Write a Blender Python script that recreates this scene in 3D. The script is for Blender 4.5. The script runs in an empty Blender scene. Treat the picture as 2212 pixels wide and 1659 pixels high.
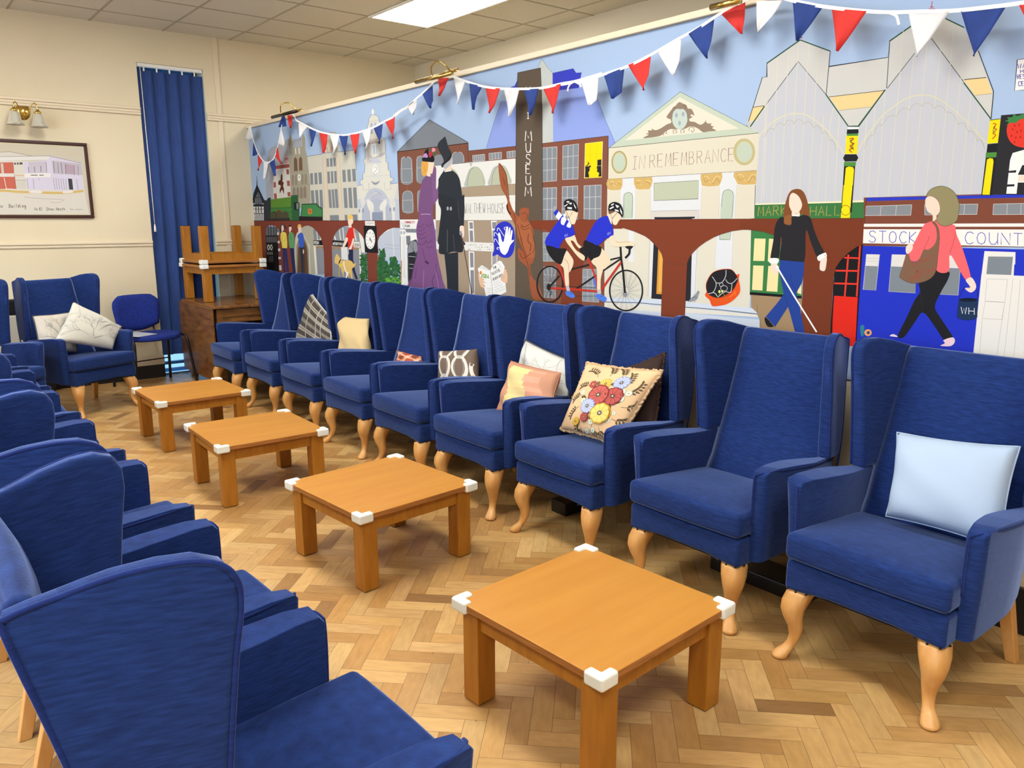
import bpy, bmesh, math, random
import numpy as np
from mathutils import Vector, Matrix
from mathutils.geometry import tessellate_polygon

SC = bpy.context.scene
COL = SC.collection
PI = math.pi

# ---------------------------------------------------------------- camera
# room axes: X to the right along the far wall, Y towards the far wall (Y=0), Z up
FPX, YAW, PITCH, ROLL = 1698.16, 0.6793, 0.2032, -0.0013
CAM = Vector((-3.0552, -7.9079, 1.4527))
fw = Vector((math.sin(YAW) * math.cos(PITCH), math.cos(YAW) * math.cos(PITCH), -math.sin(PITCH)))
rt = Vector((math.cos(YAW), -math.sin(YAW), 0.0))
up = rt.cross(fw)
rt, up = rt * math.cos(ROLL) + up * math.sin(ROLL), up * math.cos(ROLL) - rt * math.sin(ROLL)
cd = bpy.data.cameras.new('camera')
cam = bpy.data.objects.new('camera', cd)
COL.objects.link(cam)
cd.sensor_width = 36.0
cd.lens = FPX / 2212 * 36.0
cd.clip_start = 0.05
M3 = Matrix((rt, up, -fw)).transposed()
cam.matrix_world = Matrix.Translation(CAM) @ M3.to_4x4()
SC.camera = cam


def ray(x, y):
    return fw + rt * ((x - 1106) / FPX) - up * ((y - 829.5) / FPX)


def on_x(x, y, X=0.0):
    d = ray(x, y)
    return CAM + d * ((X - CAM.x) / d.x)


def on_y(x, y, Y=0.0):
    d = ray(x, y)
    return CAM + d * ((Y - CAM.y) / d.y)


# ---------------------------------------------------------------- colour management, world, lights
SC.view_settings.view_transform = 'Standard'
SC.view_settings.look = 'None'
SC.view_settings.gamma = 1.0
SC.view_settings.use_curve_mapping = False
SC.view_settings.exposure = 0.0

world = bpy.data.worlds.new('daylight')
SC.world = world
world.use_nodes = True
bg = world.node_tree.nodes['Background']
bg.inputs['Color'].default_value = (0.30, 0.62, 1.0, 1)
bg.inputs['Strength'].default_value = 1.3


def area(name, loc, size, power, color, direction, size_y=None):
    l = bpy.data.lights.new(name, 'AREA')
    l.shape = 'RECTANGLE'
    l.size = size
    l.size_y = size_y or size
    l.energy = power
    l.color = color
    o = bpy.data.objects.new(name, l)
    COL.objects.link(o)
    o.location = loc
    o.rotation_euler = Vector(direction).to_track_quat('-Z', 'Y').to_euler()
    return o


PANELS = [(0.77, -2.22, 1), (-1.63, -2.22, 1), (-4.03, -2.22, 1), (-1.63, -5.22, 1), (-4.03, -5.22, 1), (-1.63, -8.22, 1), (-4.03, -8.22, 1)]
PANEL_STRENGTH = 28.5
PANEL_COLOR = (1.0, 0.98, 0.92)
# daylight through the windows of the left wall
for wy in (-2.6, -5.2, -7.8):
    area('window_daylight', (-6.42, wy, 1.75), 1.5, 75.0, (0.70, 0.82, 1.0), (1, 0, -0.12), 1.5)

# ---------------------------------------------------------------- helpers
KC = 0.86


def s2l(c):
    return c / 12.92 if c <= 0.04045 else ((c + 0.055) / 1.055) ** 2.4


def hexc(h, k=1.0):
    h = h.lstrip('#')
    return tuple(min(0.92, s2l(int(h[i:i + 2], 16) / 255) * k) for i in (0, 2, 4)) + (1.0,)


def mat(name, color, rough=0.6, metal=0.0, **kw):
    m = bpy.data.materials.new(name)
    m.use_nodes = True
    b = m.node_tree.nodes['Principled BSDF']
    b.inputs['Base Color'].default_value = color if not isinstance(color, str) else hexc(color)
    b.inputs['Roughness'].default_value = rough
    b.inputs['Metallic'].default_value = metal
    for k, v in kw.items():
        b.inputs[k.replace('_', ' ')].default_value = v
    return m


def nodes(m):
    nt = m.node_tree
    return nt, nt.nodes, nt.links, nt.nodes['Principled BSDF']


def noise_mix(m, c1, c2, scale=(1, 1, 1), nscale=5.0, detail=4.0, coord='Object', lo=0.35, hi=0.65, bump=0.0, bscale=None, rough=None):
    """procedural two-tone noise on an object's own coordinates"""
    nt, N, L, b = nodes(m)
    tc = N.new('ShaderNodeTexCoord')
    mp = N.new('ShaderNodeMapping')
    mp.inputs['Scale'].default_value = scale
    nz = N.new('ShaderNodeTexNoise')
    nz.inputs['Scale'].default_value = nscale
    nz.inputs['Detail'].default_value = detail
    cr = N.new('ShaderNodeValToRGB')
    cr.color_ramp.elements[0].position = lo
    cr.color_ramp.elements[1].position = hi
    cr.color_ramp.elements[0].color = hexc(c1) if isinstance(c1, str) else c1
    cr.color_ramp.elements[1].color = hexc(c2) if isinstance(c2, str) else c2
    L.new(tc.outputs[coord], mp.inputs['Vector'])
    L.new(mp.outputs[0], nz.inputs['Vector'])
    L.new(nz.outputs['Fac'], cr.inputs[0])
    L.new(cr.outputs[0], b.inputs['Base Color'])
    if bump:
        n2 = N.new('ShaderNodeTexNoise')
        n2.inputs['Scale'].default_value = bscale or nscale
        n2.inputs['Detail'].default_value = 3
        L.new(mp.outputs[0], n2.inputs['Vector'])
        bp = N.new('ShaderNodeBump')
        bp.inputs['Strength'].default_value = bump
        bp.inputs['Distance'].default_value = 0.002
        L.new(n2.outputs['Fac'], bp.inputs['Height'])
        L.new(bp.outputs[0], b.inputs['Normal'])
    return m


def link(name, bm, m, parent=None, smooth=False, wn=False):
    me = bpy.data.meshes.new(name)
    bm.normal_update()
    bm.to_mesh(me)
    bm.free()
    if smooth:
        for p in me.polygons:
            p.use_smooth = True
    ms = m if isinstance(m, (list, tuple)) else [m]
    for q in ms:
        me.materials.append(q)
    o = bpy.data.objects.new(name, me)
    COL.objects.link(o)
    if parent is not None:
        o.parent = parent
    if wn:
        w = o.modifiers.new('weighted', 'WEIGHTED_NORMAL')
        w.keep_sharp = True
    return o


def thing(name, label, cat, loc=(0, 0, 0), rz=0.0, group=None):
    o = bpy.data.objects.new(name, None)
    o.empty_display_size = 0.05
    COL.objects.link(o)
    o.location = loc
    o.rotation_euler = (0, 0, rz)
    tag(o, label, cat, group)
    return o


def tag(o, label, cat, group=None, kind=None):
    o['label'] = label
    o['category'] = cat
    if group:
        o['group'] = group
    if kind:
        o['kind'] = kind
    return o


def copy_tree(o, parent=None):
    c = o.copy()
    COL.objects.link(c)
    if parent is not None:
        c.parent = parent
    for ch in list(o.children):
        copy_tree(ch, c)
    return c


def box(bm, x0, x1, y0, y1, z0, z1, M=None, mi=0):
    vs = [bm.verts.new((x, y, z)) for z in (z0, z1) for (x, y) in ((x0, y0), (x1, y0), (x1, y1), (x0, y1))]
    if M is not None:
        for v in vs:
            v.co = M @ v.co
    for f in ((3, 2, 1, 0), (4, 5, 6, 7), (0, 1, 5, 4), (1, 2, 6, 5), (2, 3, 7, 6), (3, 0, 4, 7)):
        fc = bm.faces.new([vs[i] for i in f])
        fc.material_index = mi
    return vs


def bevel_sharp(bm, r, seg=2, ang=40):
    bm.normal_update()
    es = [e for e in bm.edges if len(e.link_faces) == 2 and e.calc_face_angle(0) > math.radians(ang)]
    bmesh.ops.bevel(bm, geom=es, offset=r, segments=seg, profile=0.5, affect='EDGES', clamp_overlap=True)


def rbox(x0, x1, y0, y1, z0, z1, r=0.004, seg=2, cuts=(0, 0, 0), deform=None):
    bm = bmesh.new()
    box(bm, x0, x1, y0, y1, z0, z1)
    bevel_sharp(bm, r, seg)
    for ax, (a, b) in enumerate(((x0, x1), (y0, y1), (z0, z1))):
        for k in range(cuts[ax]):
            t = a + (b - a) * (k + 1) / (cuts[ax] + 1)
            co = [0, 0, 0]
            co[ax] = t
            no = [0, 0, 0]
            no[ax] = 1
            bmesh.ops.bisect_plane(bm, geom=bm.verts[:] + bm.edges[:] + bm.faces[:], plane_co=co, plane_no=no)
    if deform:
        for v in bm.verts:
            v.co = Vector(deform(v.co))
    return bm


def prism(pts, a0, a1, axis='x', r=0.0, seg=2, cuts=0, deform=None, cut2=()):
    """outline in the plane across `axis`, extruded a0..a1, sharp edges rounded by r"""
    bm = bmesh.new()

    def mk(a, u, v):
        return (a, u, v) if axis == 'x' else ((u, a, v) if axis == 'y' else (u, v, a))
    A = [bm.verts.new(mk(a0, u, v)) for u, v in pts]
    B = [bm.verts.new(mk(a1, u, v)) for u, v in pts]
    n = len(pts)
    bm.faces.new(A)
    bm.faces.new(B[::-1])
    for i in range(n):
        bm.faces.new((A[i], B[i], B[(i + 1) % n], A[(i + 1) % n]))
    bmesh.ops.recalc_face_normals(bm, faces=bm.faces[:])
    if r:
        bevel_sharp(bm, r, seg, 35)
    for (co, no) in cut2:
        bmesh.ops.bisect_plane(bm, geom=bm.verts[:] + bm.edges[:] + bm.faces[:], plane_co=co, plane_no=no)
    if deform:
        for v in bm.verts:
            v.co = Vector(deform(v.co))
    return bm


def tube(bm, pts, r, n=8, closed=False, cap=True):
    pts = [Vector(p) for p in pts]
    k = len(pts)
    rs = r if isinstance(r, (list, tuple)) else [r] * k
    rings = []
    prev = None
    for i, p in enumerate(pts):
        if closed:
            t = pts[(i + 1) % k] - pts[i - 1]
        else:
            t = pts[min(i + 1, k - 1)] - pts[max(i - 1, 0)]
        t.normalize()
        if prev is None:
            a = Vector((0, 0, 1)) if abs(t.z) < 0.9 else Vector((1, 0, 0))
            u = t.cross(a).normalized()
        else:
            u = (prev - t * prev.dot(t))
            u = u.normalized() if u.length > 1e-6 else t.orthogonal().normalized()
        prev = u
        w = t.cross(u)
        rings.append([bm.verts.new(p + (u * math.cos(q) + w * math.sin(q)) * rs[i]) for q in [2 * PI * j / n for j in range(n)]])
    m = k if closed else k - 1
    for i in range(m):
        A, B = rings[i], rings[(i + 1) % k]
        for j in range(n):
            bm.faces.new((A[j], A[(j + 1) % n], B[(j + 1) % n], B[j]))
    if cap and not closed:
        bm.faces.new(rings[0][::-1])
        bm.faces.new(rings[-1])


def lathe(bm, prof, n=24, M=None, wave=None):
    """profile (radius, z) turned about z"""
    rings = []
    for (r, z) in prof:
        ring = []
        for j in range(n):
            q = 2 * PI * j / n
            rr = r * (1 + (wave(q, z) if wave else 0))
            v = Vector((rr * math.cos(q), rr * math.sin(q), z))
            ring.append(bm.verts.new(M @ v if M is not None else v))
        rings.append(ring)
    for A, B in zip(rings, rings[1:]):
        for j in range(n):
            bm.faces.new((A[j], A[(j + 1) % n], B[(j + 1) % n], B[j]))
    return rings


def crom(P, n=6, closed=True):
    """Catmull-Rom through the points"""
    out = []
    k = len(P)
    rng = range(k) if closed else range(k - 1)
    for i in rng:
        p0, p1, p2, p3 = (P[i - 1] if (closed or i) else P[0]), P[i], P[(i + 1) % k], (P[(i + 2) % k] if (closed or i + 2 < k) else P[-1])
        for j in range(n):
            t = j / n
            t2, t3 = t * t, t * t * t
            out.append(tuple(0.5 * (2 * b + (c - a) * t + (2 * a - 5 * b + 4 * c - d) * t2 + (3 * b - a - 3 * c + d) * t3) for a, b, c, d in zip(p0, p1, p2, p3)))
    if not closed:
        out.append(tuple(P[-1]))
    return out


STROKES = {
    'A': [[(0, 0), (.5, 1), (1, 0)], [(.2, .38), (.8, .38)]],
    'B': [[(0, 0), (0, 1), (.6, .95), (.75, .75), (.6, .55), (0, .52)], [(.6, .52), (.9, .28), (.65, .03), (0, 0)]],
    'C': [[(1, .85), (.7, 1), (.3, .95), (.05, .6), (.05, .35), (.3, .03), (.7, 0), (1, .15)]],
    'D': [[(0, 0), (0, 1), (.5, .95), (.95, .6), (.9, .3), (.5, 0), (0, 0)]],
    'E': [[(.9, 1), (0, 1), (0, 0), (.9, 0)], [(0, .52), (.75, .52)]],
    'F': [[(.9, 1), (0, 1), (0, 0)], [(0, .52), (.7, .52)]],
    'G': [[(1, .85), (.7, 1), (.3, .95), (.05, .6), (.05, .35), (.3, .03), (.8, .03), (1, .4), (.6, .4)]],
    'H': [[(0, 0), (0, 1)], [(1, 0), (1, 1)], [(0, .5), (1, .5)]],
    'I': [[(.5, 0), (.5, 1)], [(.1, 0), (.9, 0)], [(.1, 1), (.9, 1)]],
    'K': [[(0, 0), (0, 1)], [(.9, 1), (0, .45), (.95, 0)]],
    'L': [[(0, 1), (0, 0), (.85, 0)]],
    'M': [[(0, 0), (.12, 1), (.5, .3), (.88, 1), (1, 0)]],
    'N': [[(0, 0), (0, 1), (1, 0), (1, 1)]],
    'O': [[(.5, 1), (.15, .85), (0, .5), (.15, .12), (.5, 0), (.85, .12), (1, .5), (.85, .85), (.5, 1)]],
    'P': [[(0, 0), (0, 1), (.7, .95), (.85, .75), (.7, .5), (0, .45)]],
    'R': [[(0, 0), (0, 1), (.7, .95), (.85, .75), (.7, .55), (0, .5)], [(.4, .5), (.95, 0)]],
    'S': [[(.95, .85), (.6, 1), (.2, .95), (.08, .75), (.3, .55), (.75, .45), (.95, .25), (.75, .03), (.35, 0), (.02, .15)]],
    'T': [[(.5, 0), (.5, 1)], [(0, 1), (1, 1)]],
    'U': [[(0, 1), (.02, .3), (.25, .02), (.7, .02), (.95, .3), (1, 1)], [(.97, .4), (1, 0)]],
    'W': [[(0, 1), (.25, 0), (.5, .8), (.75, 0), (1, 1)]],
    'Y': [[(0, 1), (.5, .5), (1, 1)], [(.5, .5), (.5, 0)]],
    'Z': [[(0, 1), (1, 1), (0, 0), (1, 0)]],
    '0': [[(.5, 1), (.15, .85), (0, .5), (.15, .12), (.5, 0), (.85, .12), (1, .5), (.85, .85), (.5, 1)]],
    '2': [[(.05, .8), (.4, 1), (.9, .85), (.85, .55), (0, 0), (1, 0)]],
    '4': [[(.7, 0), (.7, 1), (0, .35), (1, .35)]],
    '8': [[(.5, .52), (.15, .75), (.5, 1), (.85, .75), (.5, .52), (.05, .25), (.5, 0), (.95, .25), (.5, .52)]],
    'u': [[(0, .62), (.05, .1), (.4, 0), (.8, .15), (.85, .62)], [(.85, .62), (.88, 0)]],
    'r': [[(.1, .62), (.15, 0)], [(.15, .4), (.45, .6), (.85, .58)]],
    'n': [[(.05, .62), (.1, 0)], [(.1, .4), (.5, .62), (.8, .5), (.85, 0)]],
    'e': [[(.1, .32), (.85, .35), (.75, .6), (.35, .62), (.08, .35), (.25, .02), (.8, .08)]],
    's': [[(.8, .55), (.4, .62), (.2, .45), (.7, .25), (.6, .03), (.1, .05)]],
    'a': [[(.8, .6), (.3, .6), (.05, .3), (.3, .02), (.7, .15), (.82, .6), (.85, 0)]],
    't': [[(.4, .95), (.4, .1), (.7, 0)], [(.1, .62), (.8, .62)]],
    'p': [[(.1, .62), (.1, -.4)], [(.1, .5), (.5, .62), (.85, .35), (.5, .02), (.1, .1)]],
    'l': [[(.4, 1), (.4, 0)]],
    'i': [[(.4, .62), (.4, 0)], [(.4, .85), (.42, .92)]],
    'w': [[(0, .62), (.25, 0), (.5, .5), (.75, 0), (1, .62)]],
    'd': [[(.85, 1), (.85, 0)], [(.85, .5), (.4, .62), (.08, .32), (.4, .02), (.85, .15)]],
    'g': [[(.85, .62), (.85, -.3), (.5, -.42), (.1, -.3)], [(.85, .5), (.4, .62), (.08, .32), (.4, .02), (.85, .15)]],
    'h': [[(.1, 1), (.1, 0)], [(.1, .4), (.5, .62), (.85, .45), (.85, 0)]],
    'o': [[(.45, .62), (.08, .32), (.45, 0), (.85, .32), (.45, .62)]],
    'v': [[(0, .62), (.4, 0), (.85, .62)]],
    'm': [[(0, 0), (0, .62)], [(0, .45), (.3, .62), (.5, .45), (.5, 0)], [(.5, .45), (.8, .62), (1, .45), (1, 0)]],
}


class Paint:
    """flat painting: coloured faces laid one over the next, each a hair further out.
    `place(x, y, lift)` puts a sketch point on the real surface."""

    def __init__(self, place, step=2.2e-5, base=0.0004, cell=6.0, org=(0.0, 0.0), size=(400, 160)):
        self.bm = bmesh.new()
        self.cl = self.bm.loops.layers.float_color.new('paint')
        self.place = place
        self.base = base
        self.step = step
        self.cell = cell
        self.org = org
        self.grid = np.zeros(size, dtype=np.int32)

    def level(self, groups):
        """next free layer over everything already painted where these shapes lie"""
        sl = []
        for pts in groups:
            xs = [p[0] for p in pts]
            ys = [p[1] for p in pts]
            n0, n1 = self.grid.shape
            a0 = min(max(int((min(xs) - self.org[0]) / self.cell), 0), n0 - 1)
            a1 = min(max(int((max(xs) - self.org[0]) / self.cell), 0), n0 - 1) + 1
            b0 = min(max(int((min(ys) - self.org[1]) / self.cell), 0), n1 - 1)
            b1 = min(max(int((max(ys) - self.org[1]) / self.cell), 0), n1 - 1) + 1
            sl.append((a0, a1, b0, b1))
        lv = 1 + max(int(self.grid[a0:a1, b0:b1].max()) for a0, a1, b0, b1 in sl)
        for a0, a1, b0, b1 in sl:
            self.grid[a0:a1, b0:b1] = lv
        return self.base + lv * self.step

    def poly(self, pts, color):
        pts = [p for i, p in enumerate(pts) if i == 0 or (abs(p[0] - pts[i - 1][0]) + abs(p[1] - pts[i - 1][1])) > 1e-7]
        if len(pts) < 3:
            return
        h = self.level([pts])
        vs = [self.bm.verts.new(self.place(x, y, h)) for x, y in pts]
        tris = tessellate_polygon([[Vector((x, y, 0)) for x, y in pts]])
        for t in tris:
            a, b, c = (pts[i] for i in t)
            ar = (b[0] - a[0]) * (c[1] - a[1]) - (b[1] - a[1]) * (c[0] - a[0])
            if abs(ar) < 1e-9:
                continue
            idx = t if ar < 0 else t[::-1]
            try:
                f = self.bm.faces.new([vs[i] for i in idx])
            except ValueError:
                continue
            for lp in f.loops:
                lp[self.cl] = color

    def quads(self, quads, color):
        h = self.level(quads)
        for q in quads:
            a, b, c = q[0], q[1], q[2]
            ar = (b[0] - a[0]) * (c[1] - a[1]) - (b[1] - a[1]) * (c[0] - a[0])
            if ar > 0:
                q = q[::-1]
            vs = [self.bm.verts.new(self.place(x, y, h)) for x, y in q]
            f = self.bm.faces.new(vs)
            for lp in f.loops:
                lp[self.cl] = color

    def line(self, pts, w, color):
        n = len(pts)
        L, R = [], []
        for i in range(n):
            a = pts[max(i - 1, 0)]
            b = pts[min(i + 1, n - 1)]
            dx, dy = b[0] - a[0], b[1] - a[1]
            d = math.hypot(dx, dy) or 1
            nx, ny = -dy / d * w / 2, dx / d * w / 2
            k = 1.0
            if 0 < i < n - 1:
                ux, uy = pts[i][0] - a[0], pts[i][1] - a[1]
                ul = math.hypot(ux, uy) or 1
                cs = abs((ux * dx + uy * dy) / (ul * d))
                k = 1 / max(cs, 0.55)
            L.append((pts[i][0] + nx * k, pts[i][1] + ny * k))
            R.append((pts[i][0] - nx * k, pts[i][1] - ny * k))
        self.quads([(L[i], L[i + 1], R[i + 1], R[i]) for i in range(n - 1)], color)

    def text(self, s, x, y, dx, dy, ux, uy, w, color, fill=0.72):
        for i, ch in enumerate(s):
            ox, oy = x + dx * i, y + dy * i
            for st in STROKES.get(ch, []):
                pts = [(ox + dx * fill * a + ux * b, oy + dy * fill * a + uy * b) for a, b in st]
                self.line(pts, w, color)

    def finish(self, name, m, parent=None):
        me = bpy.data.meshes.new(name)
        self.bm.to_mesh(me)
        self.bm.free()
        me.materials.append(m)
        o = bpy.data.objects.new(name, me)
        COL.objects.link(o)
        if parent is not None:
            o.parent = parent
        return o


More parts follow.
